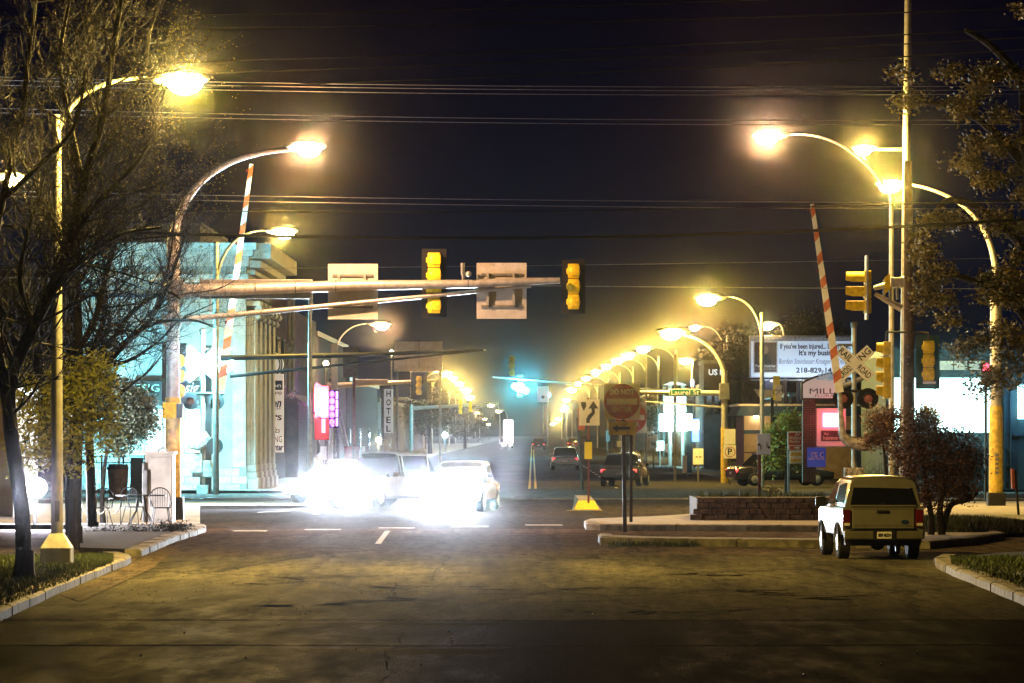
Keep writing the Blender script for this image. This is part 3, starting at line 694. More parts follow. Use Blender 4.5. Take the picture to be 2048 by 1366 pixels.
# ================================================================ LEFT BUILDINGS
YB = 178.5; XB = -11.35
bl = thing('corner_building', (XB, YB, 0), 'pale glazed brick corner building washed in cyan light, with cornice and fluted pilasters', 'building')
x0 = -17.9; zt = at(0, 487, YB).z
MB().box(x0, XB, YB, YB+16, 0, zt).build('wall', 'mortar', bl)
b = MB(); rnd = random.Random(3); z = 1.0; row = 0
while z < at(0,592,YB).z - .1:
    x = x0 + (row % 2)*.12
    while x < XB - .5:
        if x >= -17.9: b.box(x, x+.225, YB-.012-rnd.random()*.008, YB, z, z+.082)
        x += .24
    z += .098; row += 1
b.build('brickwork', 'brick_pale', bl, kind='stuff')
# plinth of big blocks: parts
x = -18.2
for r_ in range(3):
    z = .02 + r_*.32; x = -17.8 + .3*(r_ % 2)
    while x < XB - .5:
        MB().box(x, x+.60, YB-.05, YB, z, z+.30, .012).build('stone', 'pale_stone', bl); x += .62
# bands and cornice on the side wall
zc = at(0, 592, YB).z
for (za, zb, pr, nm, mt) in ((zc-.05, zc+.12, .10, 'band', 'blue_fascia'), (at(0,560,YB).z, at(0,548,YB).z, .06, 'band', 'pale_stone'), (at(0,532,YB).z, at(0,512,YB).z, .10, 'band', 'pale_stone'),
                     (at(0,512,YB).z, at(0,500,YB).z, .28, 'cornice', 'pale_stone'), (at(0,500,YB).z, zt+.02, .42, 'cornice', 'pale_stone')):
    MB().box(x0, XB+pr, YB-pr, YB+16, za, zb, .015).build(nm, mt, bl)
# street-side cornice: stepped mouldings running away along the facade
for i, (za, zb, pr) in enumerate(((at(0,548,YB).z, at(0,538,YB).z, .30), (at(0,534,YB).z, at(0,520,YB).z, .55), (at(0,516,YB).z, zt+.04, .95))):
    MB().box(XB, XB+pr, YB+.5, YB+17+1.5*i, za, zb, .03).build('cornice_moulding', 'pale_stone', bl)
# parapet box behind
MB().box(-17.6, -13.4, YB+3, YB+18, zt, at(0,447,YB+3).z, .05).build('roof_parapet', 'galvd', bl)
MB().box(-17.7, -13.3, YB+2.9, YB+18, at(0,452,YB+3).z, at(0,446,YB+3).z).build('parapet_cap', 'pale_stone', bl)
# corner pilasters: fluted shafts with stepped base and curled capital
zcap = at(0, 612, YB).z
for i in range(5):
    yy = YB + .3 + 3.1*i; cx_ = XB + .22
    b = MB(); b.box(XB-.02, XB+.34, yy, yy+1.5, 1.1, zcap-.3, .03)
    p = b.build('pilaster', 'pale_stone', bl)
    b = MB()
    for k in range(4): b.tube([(XB+.02+.10*k, yy-.03, 1.15), (XB+.02+.10*k, yy-.03, zcap-.35)], .032, 6)
    b.build('fluting', 'pale_stone', p, kind='stuff')
    MB().box(XB-.05, XB+.46, yy-.10, yy+1.62, .0, .55, .03).build('pilaster_base', 'pale_stone', p)
    b = MB(); b.box(XB-.03, XB+.40, yy-.05, yy+1.56, .55, .80, .05); b.box(XB-.03, XB+.37, yy-.03, yy+1.53, .80, 1.1, .08); b.build('base_moulding', 'pale_stone', p)
    b = MB(); b.tube([(XB+.40, yy-.06, zcap-.42), (XB+.40, yy+1.56, zcap-.42)], .12, 10); b.tube([(XB+.48, yy-.06, zcap-.12), (XB+.48, yy+1.56, zcap-.12)], .16, 10)
    b.box(XB-.02, XB+.55, yy-.08, yy+1.58, zcap, zcap+.22, .03); b.build('capital', 'pale_stone', p, smooth=True)
# corner pier
MB().box(XB-.55, XB-.02, YB-.06, YB-.0, 1.0, zc-.06, .02).build('corner_pier', 'pale_stone', bl)
# sign band and lit shopfront on the side wall
za, zb = at(0,812,YB).z, at(0,762,YB).z
sg = MB().box(at(272,0,YB).x, at(408,0,YB).x, YB-.36, YB-.06, za, zb, .01).build('shop_sign', 'black', bl)
M['neon_green'] = emat('green_letters_lit', (.05, .8, .25), 1.1); M['white_lit'] = emat('white_letters_lit', (.85, .95, 1), 1.4)
text('FSIG', .42, 'neon_green', sg, (at(297,0,YB).x, YB-.37, at(0,777,YB).z), width=m(46,YB))
text('.sig', .62, 'white_lit', sg, (at(383,0,YB).x, YB-.37, at(0,776,YB).z), shear=.35, width=m(34,YB))
M['win_cyan'] = glowpanel('shopfront_glass_lit_cyan', (.62, .97, 1), 2.6)
M['win_blue'] = glowpanel('blue_lit_glass', (.25, .55, 1), 2.2)
for i, (xa, xb) in enumerate(((292, 325), (328, 352), (372, 408))):
    a, c_ = at(xa, 905, YB), at(xb, 818, YB)
    f = MB().box(a.x-.05, c_.x+.05, YB-.10, YB-.055, a.z-.05, c_.z+.03).build('window', 'teal_frame', bl)
    MB().box(a.x, c_.x, YB-.125, YB-.101, a.z, c_.z).build('pane', 'win_cyan', f)
text('CHINGS ~', .34, 'dark_text', bl, (at(305,0,YB).x, YB-.135, at(0,833,YB).z), width=m(52,YB))
flp = thing('added_wall_wash', (at(250,0,YB-2).x, YB-4.5, 0), 'added low cyan lamp on a short post washing the pale brick wall', 'flood lamp')  # extra lamp put in to wash the wall, besides the two glowing floods
MB().tube([(flp.location.x, YB-4.5, 0), (flp.location.x, YB-4.5, 1.4)], .05, 8).build('post', 'black', flp)
MB().box(flp.location.x-.25, flp.location.x+.25, YB-4.6, YB-4.35, 1.4, 1.75, .04).build('housing', 'black', flp)
MB().box(flp.location.x-.2, flp.location.x+.2, YB-4.34, YB-4.325, 1.45, 1.7).build('lens', 'lens_m', flp)
lamp_light('lamp_light', (flp.location.x, YB-4.2, 1.7), MER, 26000, flp, .3, 'SPOT', (R(115), 0, R(-20)), 150, .6)

# farther buildings of the left row
b2 = thing('brick_shop', (-12.4, 196, 0), 'brown brick shop beyond the corner building with a tall lettered sign', 'building')
MB().box(-26, -12.4, 195.5, 229, 0, 9.6).build('wall', 'brick_brown', b2)
MB().box(-26.1, -12.15, 195.4, 229.1, 9.0, 9.35, .02).build('cornice', 'brick_brown', b2)
for i in range(4):
    yy = 206 + 5.4*i; w_ = MB().box(-12.38, -12.30, yy, yy+2.6, 4.6, 7.0).build('window', 'teal_frame', b2)
    MB().box(-12.30, -12.27, yy+.1, yy+2.5, 4.7, 6.9).build('pane', 'glass', w_)
# ornate half column between the shops
xc = at(582,0,226).x
oc = thing('ornate_column', (xc, 226, 0), 'warm lit ornate stone half column with leafy capital between dark shopfronts', 'column')
MB().tube([(xc-.10,226,4.3),(xc-.10,226,9.2)], [.10,.10], 8).build('shaft', 'pale_stone', oc, smooth=True)
MB().tube([(xc+.10,226,4.3),(xc+.10,226,9.2)], [.10,.10], 8).build('shaft', 'pale_stone', oc, smooth=True)
b = MB()
rnd = random.Random(7)
for z_ in (4.3, 6.6, 6.9, 9.2):
    for _ in range(14): b.ball((xc+rnd.uniform(-.24,.24), 225.9+rnd.uniform(-.1,.1), z_+rnd.uniform(-.2,.2)), rnd.uniform(.05,.10), 6, 4)
b.build('leaf_carving', 'pale_stone', oc, kind='stuff')
MB().box(xc-.35, xc+.35, 225.8, 226.5, 0, 4.1, .04).build('pedestal', 'brick_brown', oc)
# tall sign
Y = 198.0; a, c_ = at(520, 905, Y), at(567, 706, Y)
ts = thing('hanging_sign', ((a.x+c_.x)/2, Y, a.z), 'tall cream directory sign with black lettering projecting from the brown shop', 'sign')
M['sign_lit'] = emat('sign_face_lit', (1, .80, .62), .42, base=(.8,.72,.62))
def pz(y): return at(0, y, Y).z
def pxx(x): return at(x, 0, Y).x
MB().box(pxx(516), pxx(567), Y, Y+.2, pz(905), pz(748), .01).build('board', 'sign_lit', ts)
dsc = MB().disc((pxx(541), 0, pz(729)), m(26,Y), Y+.02, Y+.18, 32).build('round_board', 'sign_lit', ts)
b = MB()
for rr in (m(23,Y), m(19,Y)):
    n = 32
    for k in range(n):
        t, u = 2*math.pi*k/n, 2*math.pi*(k+1)/n; w_ = .03
        b.add([(pxx(541)+q*math.cos(v), Y+.012, pz(729)+q*math.sin(v)) for q, v in ((rr-w_, t), (rr+w_, t), (rr+w_, u), (rr-w_, u))], [(0,1,2,3)])
b.build('ring', 'dark_text', dsc)
text('und', .3, 'dark_text', dsc, (pxx(541), Y+.008, pz(719))); text('g. =', .3, 'dark_text', dsc, (pxx(541), Y+.008, pz(736)))
MB().box(pxx(516), pxx(565), Y-.01, Y-.001, pz(780), pz(761)).build('black_band', 'dark_text', ts)
for s_, y_, w_, sh, mt, bo in (('oon', 771, 28, 0, 'sign_lit', 0), ('ft Shop', 785, 32, 0, 'dark_text', .004), ('tion', 806, 30, .25, 'dark_text', .02), ('TNESS', 816, 28, .2, 'dark_text', .004), ("LE'S", 836, 32, 0, 'dark_text', .012),
                       ('gifts', 861, 26, .35, 'dark_text', .0), ('RCING', 879, 33, 0, 'dark_text', 0), ('y Center', 895, 36, 0, 'dark_text', .014)):
    text(s_, {'oon':.26,'ft Shop':.26,'tion':.5,'TNESS':.2,"LE'S":.3,'gifts':.34,'RCING':.42,'y Center':.40}[s_], mt, ts, (pxx(548), Y-.016, pz(y_)), width=m(w_,Y), shear=sh, bold=bo)
MB().box(pxx(505), pxx(518), Y+.08, Y+.12, pz(760), pz(756)).build('bracket', 'black', ts)
b3 = thing('grey_brick_shop', (-12.6, 232, 0), 'grey brick shop with a dark sloping awning beside the blue-lit pole', 'building')
MB().box(-26, -12.6, 229.2, 262, 0, 8.8).build('wall', 'mortar', b3)
b = MB(); z = .1; row = 0
while z < 8.7:
    y_ = 229.3 + .3*(row % 2)
    while y_ < 252: b.box(-12.6, -12.58, y_, y_+.56, z, z+.12); y_ += .6
    z += .14; row += 1
b.build('brickwork', 'brick_grey', b3, kind='stuff')
MB().add([(-12.6,236,4.4),(-12.6,250,4.4),(-10.9,250,3.0),(-10.9,236,3.0),(-12.6,236,4.3),(-12.6,250,4.3),(-10.9,250,2.9),(-10.9,236,2.9)],[(0,1,2,3),(7,6,5,4),(0,3,7,4),(1,5,6,2),(3,2,6,7)]).build('awning', 'black', b3)
rnd = random.Random(5)
labs = ['low dark shop block in the left row beyond the neon signs', 'two storey dark block farther down the left row', 'wide dark brick block in the distant left row', 'small shop block far along the left row', 'last dark block at the end of the left row']
yy = 266
for i, lb in enumerate(labs):
    L = 34 + 18*i; hz = [7.2, 8.8, 6.4, 5.2, 6][i]; bb = thing('row_building', (-14.5, yy, 0), lb, 'building', 'buildings of the left row')
    MB().box(-34, -14.5, yy, yy+L-2, 0, hz).build('wall', ['brick_brown','brick_grey'][i % 2], bb)
    MB().box(-34.2, -14.3, yy-.2, yy+L-1.8, hz, hz+.35).build('roof_edge', 'galvd', bb)
    for k in range(4):
        xk = -33 + 4.6*k; f = MB().box(xk, xk+2, yy-.08, yy-.001, hz-3.2, hz-1.4).build('window', 'black', bb); MB().box(xk+.1, xk+1.9, yy-.10, yy-.081, hz-3.1, hz-1.5).build('pane', 'glass', f)
    for k in range(3):
        yk = yy + 3 + (L-8)*k/3; f = MB().box(-14.5, -14.42, yk, yk+2.4, .9, 2.7).build('shop_window', 'teal_frame', bb); MB().box(-14.42, -14.40, yk+.1, yk+2.3, 1, 2.6).build('pane', 'glass', f)
    yy += L
# chain-link fence, planter barrel
Yf = 168.0; fx0, fx1 = at(160,0,Yf).x, at(290,0,Yf).x
fn = thing('chain_link_fence', (fx0, Yf, 0), 'chain link fence panels with top rail before the cyan brick wall', 'fence')
for i in range(4):
    X = fx0 + (fx1-fx0)*i/3; MB().tube([(X,Yf,0),(X,Yf,1.55)], .035, 8).build('post', 'black', fn)
for z_ in (1.5, 1.25): MB().tube([(fx0,Yf,z_),(fx1,Yf,z_)], .022, 6).build('rail', 'black', fn)
b = MB(); n = 26; dx = (fx1-fx0)/n
for i in range(-9, n+9):
    for sg_ in (1, -1):
        xa, xb = fx0 + i*dx, fx0 + (i+9*sg_)*dx; za_, zb_ = .1, 1.45
        t0, t1 = 0, 1
        if xa != xb:
            for lim in (fx0, fx1):
                t = (lim-xa)/(xb-xa)
                if 0 < t < 1:
                    if (xa < fx0 and lim == fx0) or (xa > fx1 and lim == fx1): t0 = max(t0, t)
                    else: t1 = min(t1, t)
        if xa < fx0 and xb < fx0 or xa > fx1 and xb > fx1: continue
        b.tube([(xa+(xb-xa)*t0, Yf, za_+(zb_-za_)*t0), (xa+(xb-xa)*t1, Yf, za_+(zb_-za_)*t1)], .008, 3, False)
b.build('wire_mesh', 'galvd', fn, kind='stuff')
MB().box(at(262,0,Yf).x, at(288,0,Yf).x, Yf-.3, Yf-.1, 0, 1.45, .01).build('gate_panel', 'black', fn)
c_ = gnd(236, 1001, .0); pl = thing('concrete_planter', c_, 'mottled tapering concrete litter bin behind the café chairs', 'bin')
MB().tube([c_, c_+Vector((0,0,1.05)), c_+Vector((0,0,1.10))], [.30,.36,.37], 20).build('body', 'stone', pl, smooth=True)
MB().tube([c_+Vector((0,0,1.10)), c_+Vector((0,0,1.28))], [.40,.34], 20).build('lid', 'black', pl, smooth=True)
# left edge yellow hut
sh = thing('roadside_hut', (at(-30,0,120).x, 120, 0), 'pale wall of a small hut cut by the left edge of the photo', 'building')
xr = at(26,0,120).x
MB().box(xr-5, xr, 120, 126, 0, 3.4).build('wall', 'beige_wall', sh); MB().box(xr-5.2, xr+.15, 119.8, 126, 3.4, 3.6).build('roof', 'galvd', sh)
f = MB().box(xr-1.4, xr-.45, 119.93, 119.999, .9, 2.5).build('window', 'black', sh); MB().box(xr-1.35, xr-.5, 119.90, 119.929, .95, 2.45).build('pane', 'glass', f)

# ================================================================ CAFÉ FURNITURE
def chair_parts(root):
    b = MB(); n = 10
    for i in range(n+1):
        pass
    MB().tube([(-.22,.22,.44),(-.25,.25,.70)] + [(-.24*math.cos(math.pi*i/8), .26, .70+.22*math.sin(math.pi*i/8)) for i in range(1,8)] + [(.25,.25,.70),(.22,.22,.44)], .014, 6).build('back_frame', 'black', root)
    b = MB()
    for i in range(-3,4):
        x = i*.055; b.tube([(x,.235,.46),(x*1.1,.255,.70+.2*math.sqrt(max(0,1-(x/.24)**2)))], .006, 4)
    b.build('backrest', 'black', root)
    b = MB(); b.disc((0,0,0), .24, -.012, .012, 20)
    b.v = [(x, z, .44+y) for x, y, z in b.v]; b.build('seat', 'black', root)
    for sx, sy in ((-1,-1),(1,-1),(-1,1),(1,1)):
        MB().tube([(.16*sx,.16*sy,.43),(.19*sx,.19*sy,.25),(.24*sx,.24*sy,.0)], .012, 6).build('leg', 'black', root)
    for sx in (-1,1): MB().tube([(.25*sx,.25,.66),(.27*sx,0,.66),(.26*sx,-.16,.62),(.2*sx,-.18,.44)], .012, 6).build('armrest', 'black', root)
def chair(lab, px, py, rz, grp='wrought iron café chairs'):
    p = gnd(px, py, .14); r_ = thing('cafe_chair', p, lab, 'chair', grp, rz=rz, local=True); chair_parts(r_); return r_
chair('black wire café chair standing alone left of the table', 200, 1052, R(205))
chair('black wire café chair tucked at the left side of the café table', 268, 1050, R(160))
chair('black wire café chair between the table and the tan cabinet', 322, 1052, R(10))
chair('black wire café chair behind the café table, nearly hidden by it', 300, 1040, R(185))
p = gnd(282, 1050, .14); tb = thing('cafe_table', p, 'thin dark metal café table between wire chairs', 'table', local=True)
b = MB(); b.disc((0,0,0), .62, -.012, .012, 28); b.v = [(x, z, .72+y) for x, y, z in b.v]; b.build('tabletop', 'black', tb)
for k in range(4):
    t = math.pi/4 + k*math.pi/2; MB().tube([(.1*math.cos(t),.1*math.sin(t),.7),(.16*math.cos(t),.16*math.sin(t),.35),(.42*math.cos(t),.42*math.sin(t),0)], .014, 6).build('leg', 'black', tb)
ch = thing('chain_barrier', gnd(170, 1048, .14), 'pale sagging chain hung in three loops before the lone café chair', 'chain')
b = MB(); Yc = gnd(0,1048,.14).y-.3
for k in range(3):
    xa, xb = at(163+26*k,0,Yc).x, at(189+26*k,0,Yc).x
    MB().tube([(xa+(xb-xa)*i/8, Yc, at(0,1008,Yc).z - .24*(1-((i-4)/4)**2)) for i in range(9)], .016, 5).build('chain', 'kerb', ch)
for k in range(4): X = at(163+26*k,0,Yc).x; MB().tube([(X,Yc,.14),(X,Yc,at(0,1005,Yc).z)], .012, 5).build('stake', 'black', ch)

# ================================================================ TREES
def limb(b, pts, r0, r1, n=6):
    pts = [Vector(p) for p in pts]; out = []
    for i in range(len(pts)-1):
        p0 = pts[max(i-1,0)]; p1, p2 = pts[i], pts[i+1]; p3 = pts[min(i+2,len(pts)-1)]
        for k in range(4):
            t = k/4; out.append(.5*((2*p1) + (p2-p0)*t + (2*p0-5*p1+4*p2-p3)*t*t + (3*p1-p0-3*p2+p3)*t**3))
    out.append(pts[-1]); L = len(out)-1
    b.tube(out, [r0 + (r1-r0)*i/L for i in range(L+1)], n); return out
def twigs(b, p, d, r, L, lev, rnd, tips, up=.15, spread=.8):
    n = 3; pts = [p]; q = p.copy(); dd = d.copy()
    for i in range(n):
        dd = (dd + Vector((rnd.gauss(0,.16), rnd.gauss(0,.16), rnd.gauss(up*.3,.14)))).normalized(); q = q + dd*L/n; pts.append(q.copy())
    b.tube(pts, [r*(1-.22*i) for i in range(n+1)], 5 if r > .012 else 3, False)
    if lev <= 0:
        tips.append((pts[-1], dd)); tips.append((pts[2], dd)); return
    for k in range(3 if lev > 1 else 4):
        t = rnd.choice(pts[1:]); a = Vector((rnd.gauss(0,1), rnd.gauss(0,1), rnd.gauss(0,1))).normalized()
        nd = (dd + a*spread + Vector((0,0,up))).normalized()
        twigs(b, t.copy(), nd, r*.58, L*rnd.uniform(.55,.8), lev-1, rnd, tips, up, spread)
def buds(tips, size, rnd, per=3, jit=.05):
    b = MB()
    for p, d in tips:
        for _ in range(per):
            q = p + Vector((rnd.gauss(0,jit), rnd.gauss(0,jit), rnd.gauss(0,jit))); a = Vector((rnd.gauss(0,1),rnd.gauss(0,1),rnd.gauss(0,1))).normalized(); c = a.cross(Vector((.3,.8,.5))).normalized()
            s_ = size*rnd.uniform(.6,1.4); e_ = a.cross(c)
            b.add([q-c*s_*.5, q+a*s_*.45, q+c*s_*.5+e_*s_*.2, q-a*s_*.45], [(0,1,2,3)])
    return b
def bare_tree(label, Y, base, limbs, seed, r0, per=5, tw=(1.5, 4), budsize=.03, spr=.75, budn=2, z0=.12, dy=1.2, skip=.25):
    rnd = random.Random(seed); root = thing('bare_tree', Vector((at(base[0],0,Y).x, Y, z0)), label, 'tree')
    tips = []; tb_ = MB(); wb = MB(); first = True
    for ps, ra, rb in limbs:
        yo = 0; pts = []
        for i, (x, y) in enumerate(ps):
            if not first: yo += rnd.gauss(0, dy*.5)
            pts.append(at(x, y, Y+yo))
        if first: pts[0].z = min(pts[0].z, z0-.05); 
        o = limb(tb_ if first else wb, pts, ra, rb, 9)
        for i in range(int(len(o)*skip if first else 1), len(o)-1):
            rr = ra + (rb-ra)*i/len(o)
            for _ in range(per):
                if rnd.random() < .5:
                    d = (o[i+1]-o[i]).normalized(); a = Vector((rnd.gauss(0,1), rnd.gauss(0,1), rnd.gauss(0,.7))).normalized()
                    twigs(wb, o[i].copy(), (d*.5 + a*spr + Vector((0,0,.25))).normalized(), min(rr*.4,.032), rnd.uniform(.5,1)*tw[0], tw[1]-1, rnd, tips, .16, spr)
        if first:   # root flare
            p = pts[0]; tb_.tube([p+Vector((0,0,-.05)), p+Vector((0,0,.18)), p+Vector((.02,0,.5))], [ra*1.7, ra*1.25, ra*1.02], 9)
        first = False
    tb_.build('trunk', 'bark', root, smooth=True)
    wb.build('branches', 'twig', root, kind='stuff'); buds(rnd.sample(tips, int(len(tips)*.45)), budsize, rnd, budn).build('buds', 'bud', root, kind='stuff')
    return root
bare_tree('dark leaning bare tree nearest the left edge with speckled yellow buds', 70, (48,1160), [
    ([(48,1150),(44,1020),(22,860),(22,760),(66,655),(108,570),(142,480),(165,370),(205,240),(225,110),(250,-60)], .135, .035),
    ([(22,860),(0,720),(-20,560),(5,400),(40,250),(60,90),(80,-60)], .09, .02),
    ([(108,570),(170,515),(240,470),(320,455)], .06, .02), ([(142,480),(200,400),(270,330),(320,250)], .06, .02),
    ([(165,370),(140,250),(120,120),(140,0)], .06, .02), ([(205,240),(280,160),(300,60),(330,-30)], .05, .02),
    ([(5,400),(80,330),(150,250),(170,140)], .05, .02), ([(66,655),(40,560),(60,450),(90,350)], .05,.02)], 11, .2, per=3, tw=(1.15, 4), budsize=.034, budn=1)
bare_tree('upright bare tree behind the nearest lamp pole, lit branches spreading right', 92, (158,1100), [
    ([(150,1100),(152,950),(158,800),(156,640),(150,520),(140,400),(150,280),(160,160)], .14, .03),
    ([(156,700),(190,640),(215,540),(240,470),(300,400),(360,350)], .08, .02), ([(158,760),(215,690),(270,620),(330,585),(360,598)], .07, .02),
    ([(158,760),(205,650),(210,560),(205,480),(215,400)], .08,.02), ([(160,800),(240,700),(300,650),(380,640),(430,655)], .06, .015),
    ([(150,560),(200,500),(260,480),(370,470)], .05, .015), ([(150,520),(100,430),(70,330)], .05, .02)], 23, .2, per=3, tw=(1.15, 4), budsize=.028, budn=1)
bare_tree('slender bare tree beside the long arm mast with twigs crossing it', 108, (180,1085), [
    ([(185,1085),(182,960),(178,850),(190,740),(245,690),(300,640),(340,560),(370,470),(400,400)], .13, .02),
    ([(190,740),(260,720),(320,680),(360,640),(420,610)], .05, .012), ([(178,850),(250,780),(300,740),(345,680)], .05, .012),
    ([(300,640),(330,560),(345,480),(350,400)], .04, .012), ([(245,690),(330,600),(430,580),(470,560)], .03, .01)], 37, .1, per=3, tw=(.95, 4), budsize=.028, budn=1)
bare_tree('second trunk standing just right of the lamp pole base on the bed', 98, (150,1095), [
    ([(140,1098),(137,980),(130,860),(122,720),(128,560),(110,430)], .10, .02), ([(130,860),(90,740),(70,640),(40,560)], .06,.02)], 43, .1, per=2, tw=(1.2, 3), budsize=.03, budn=1, z0=.0)

def leafy(label, name, Y, base, clumps, seed, leafmat, leaf=.06, dens=1.0, stems=(), z0=.12, cat='shrub', trunk_r=.07, kind2=None, flat=.5, branch=True):
    """crown of many small leaves gathered in clumps along twigs"""
    rnd = random.Random(seed); root = thing(name, at(base[0], 0, Y).xz.to_3d() if False else Vector((at(base[0],0,Y).x, Y, z0)), label, cat)
    bt = MB(); p0 = Vector((at(base[0],0,Y).x, Y, z0-.05))
    for st in stems:
        pts = [at(x, y, Y + rnd.gauss(0,.1)) for x, y in st]; 
        if st is stems[0] or abs(st[0][1]-base[1]) < 30: pts[0].z = z0-.05
        limb(bt, pts, trunk_r, trunk_r*.4, 8)
    if stems: bt.build('trunk', 'bark', root, smooth=True)
    tw_ = MB(); lf = MB()
    for (x, y, rx, ry, n) in clumps:
        c = at(x, y, Y); ax, az = m(rx,Y), m(ry,Y); ay = (ax+az)*.5
        for _ in range(int(n*dens)):
            v = Vector((rnd.gauss(0,1), rnd.gauss(0,1), rnd.gauss(0,1))).normalized()*(rnd.random()**.45)
            cc = c + Vector((v.x*ax, v.y*ay, v.z*az))
            if branch:
                inn = cc + (c-cc)*rnd.uniform(.15,.5) + Vector((0,0,-az*.12)); tw_.tube([inn, (inn+cc)/2+Vector((0,0,.02)), cc], [.010,.007,.004], 3, False)
            k = rnd.randint(7, 13)
            for _ in range(k):
                q = cc + Vector((rnd.gauss(0,leaf*1.3), rnd.gauss(0,leaf*1.3), rnd.gauss(0,leaf*1.0)))
                a = Vector((rnd.gauss(0,1),rnd.gauss(0,1),rnd.gauss(0,.6))).normalized(); b_ = a.cross(Vector((rnd.gauss(0,1),rnd.gauss(0,1),rnd.gauss(0,1)))).normalized(); s_ = leaf*rnd.uniform(.55,1.25)
                lf.add([q-a*s_*.6, q+b_*s_*.3, q+a*s_*.6, q-b_*s_*.3], [(0,1,2,3)])
    if branch: tw_.build('branches', 'twig', root, kind='stuff')
    lf.build('leaves', leafmat, root, kind='stuff')
    return root
leafy('yellow-green leafy shrub lit warmly behind the nearest lamp pole', 'leafy_shrub', 90, (150,1080), [(90,820,55,75,150),(150,760,60,55,170),(185,830,60,80,200),(60,900,50,50,80),(130,900,60,50,110),(200,740,30,35,60),(30,780,40,60,80)], 3, 'leaf_olive', .085, 1.15, [[(150,1080),(150,980),(140,900),(160,800)]])
leafy('grey-green rounded conifer in front of the black shop sign', 'conifer_shrub', 112, (215,1050), [(240,800,48,50,190),(270,820,46,52,170),(235,870,45,42,140),(290,850,26,36,60),(205,780,35,60,90)], 5, 'leaf_grey', .08, 2.0, [[(205,1050),(205,980),(215,900),(240,820)]])
leafy('low dark heathery plants filling the left planting bed', 'bed_planting', 103, (240,1090), [(225,1075,60,20,110),(290,1070,55,20,110),(345,1056,40,14,70),(190,1080,30,16,50)], 7, 'leaf_dark', .05, 1.2, cat='plants')
# big amber-lit tree at the right edge
rc = []
rnd = random.Random(17)
for _ in range(50):
    x = rnd.uniform(1850, 2120); y = rnd.uniform(140, 700)
    left_edge = 1835 if 150 < y < 640 else 1880
    if x < left_edge + 20*rnd.random(): continue
    if 330 < y < 375 and x < 1960: continue
    rc.append((x, y, rnd.uniform(22,50), rnd.uniform(10,24), 34))
rc += [(1800,155,28,10,14),(1815,210,26,9,14),(1825,200,40,14,25),(1795,135,16,8,8),(1990,145,40,14,25),(1862,440,32,16,40),(1850,500,26,14,36),(1872,545,40,18,52),(1850,590,26,12,34),(1880,600,34,14,40),(1838,470,14,10,16),(1842,525,14,9,14),(1900,640,32,10,24),(1835,620,12,6,10),(1930,700,40,20,40),(1980,760,50,40,60),(2030,720,40,60,70),(2040,20,20,16,10)]
leafy('broad tree at the right edge, amber leaf clusters lit from the street lamp', 'maple_tree', 116, (2110,1060), rc, 19, 'leaf_amber', .10, 1.35, [[(2115,1060),(2110,900),(2095,700),(2070,520),(2050,330),(2040,150)],[(2095,700),(2020,600),(1940,560),(1870,540)],[(2070,520),(1980,430),(1900,400),(1860,440)],[(2050,330),(1960,240),(1880,210),(1820,200)],[(2040,150),(1980,90),(1930,60)]], cat='tree', trunk_r=.14)
leafy('rounded reddish-brown shrub tree right of the parked pickup', 'small_tree', 100, (1880,1062), [(1850,900,60,55,150),(1900,940,60,55,170),(1940,920,32,55,90),(1845,850,34,40,70),(1860,990,50,40,90),(1930,985,30,24,40),(1815,940,30,50,50),(1895,880,50,25,60)], 29, 'leaf_red', .07, 1.6, [[(1862,1062),(1862,1030),(1850,960),(1845,880)],[(1884,1062),(1880,1020),(1890,960),(1900,900)],[(1882,1035),(1900,1012),(1935,1000),(1955,985)]], cat='tree', trunk_r=.085)
leafy('pinkish blossoming shrub between the crossing signal and the pole', 'blossom_shrub', 128, (1770,1010), [(1760,840,34,28,70),(1775,870,40,30,90),(1745,880,24,20,40),(1785,830,22,16,30),(1800,910,24,24,40)], 31, 'leaf_red', .08, 1.6, [[(1775,1010),(1772,940),(1765,880)]])
leafy('small yellow-lit bush against the white glow beside the wooden pole', 'yellow_bush', 134, (1850,1000), [(1850,850,28,32,70),(1856,825,18,14,20)], 41, 'leaf_amber', .08, 1.8, [[(1850,1000),(1850,900)]])
leafy('golden-leaved bush below the billboard', 'golden_bush', 175, (1570,985), [(1570,880,38,36,110),(1582,845,28,24,60),(1555,915,32,30,70),(1595,900,22,45,60),(1545,870,16,16,20)], 37, 'leaf_olive', .12, 1.6, [[(1572,985),(1572,900)]], z0=0)
leafy('small dark shrub planted behind the stone block wall', 'dwarf_shrub', 124, (1545,995), [(1545,984,18,12,40)], 39, 'leaf_green', .04, 1.0)
blades('grass_tufts', lambda r: (at(r.uniform(1400,1650),0,117).x, 116.5+r.random()*1.5, .72), 900, .04, .20, .7, 51, 'thin weedy grass standing on top of the stone block wall')
# dark dried stems behind the truck
rnd = random.Random(53); b = MB()
for _ in range(260):
    x, Y_ = rnd.uniform(1690,1830), rnd.uniform(112,126); p = at(x,0,Y_); p.z = .1; h_ = rnd.uniform(.7,1.6)
    b.tube([p, p+Vector((rnd.gauss(0,.1),0,h_*.6)), p+Vector((rnd.gauss(0,.3),0,h_))], [.010,.007,.003], 3, False)
tag(b.build('dry_stems', 'twig'), 'thicket of thin dry stems behind the pickup roof', 'plants', kind='stuff')
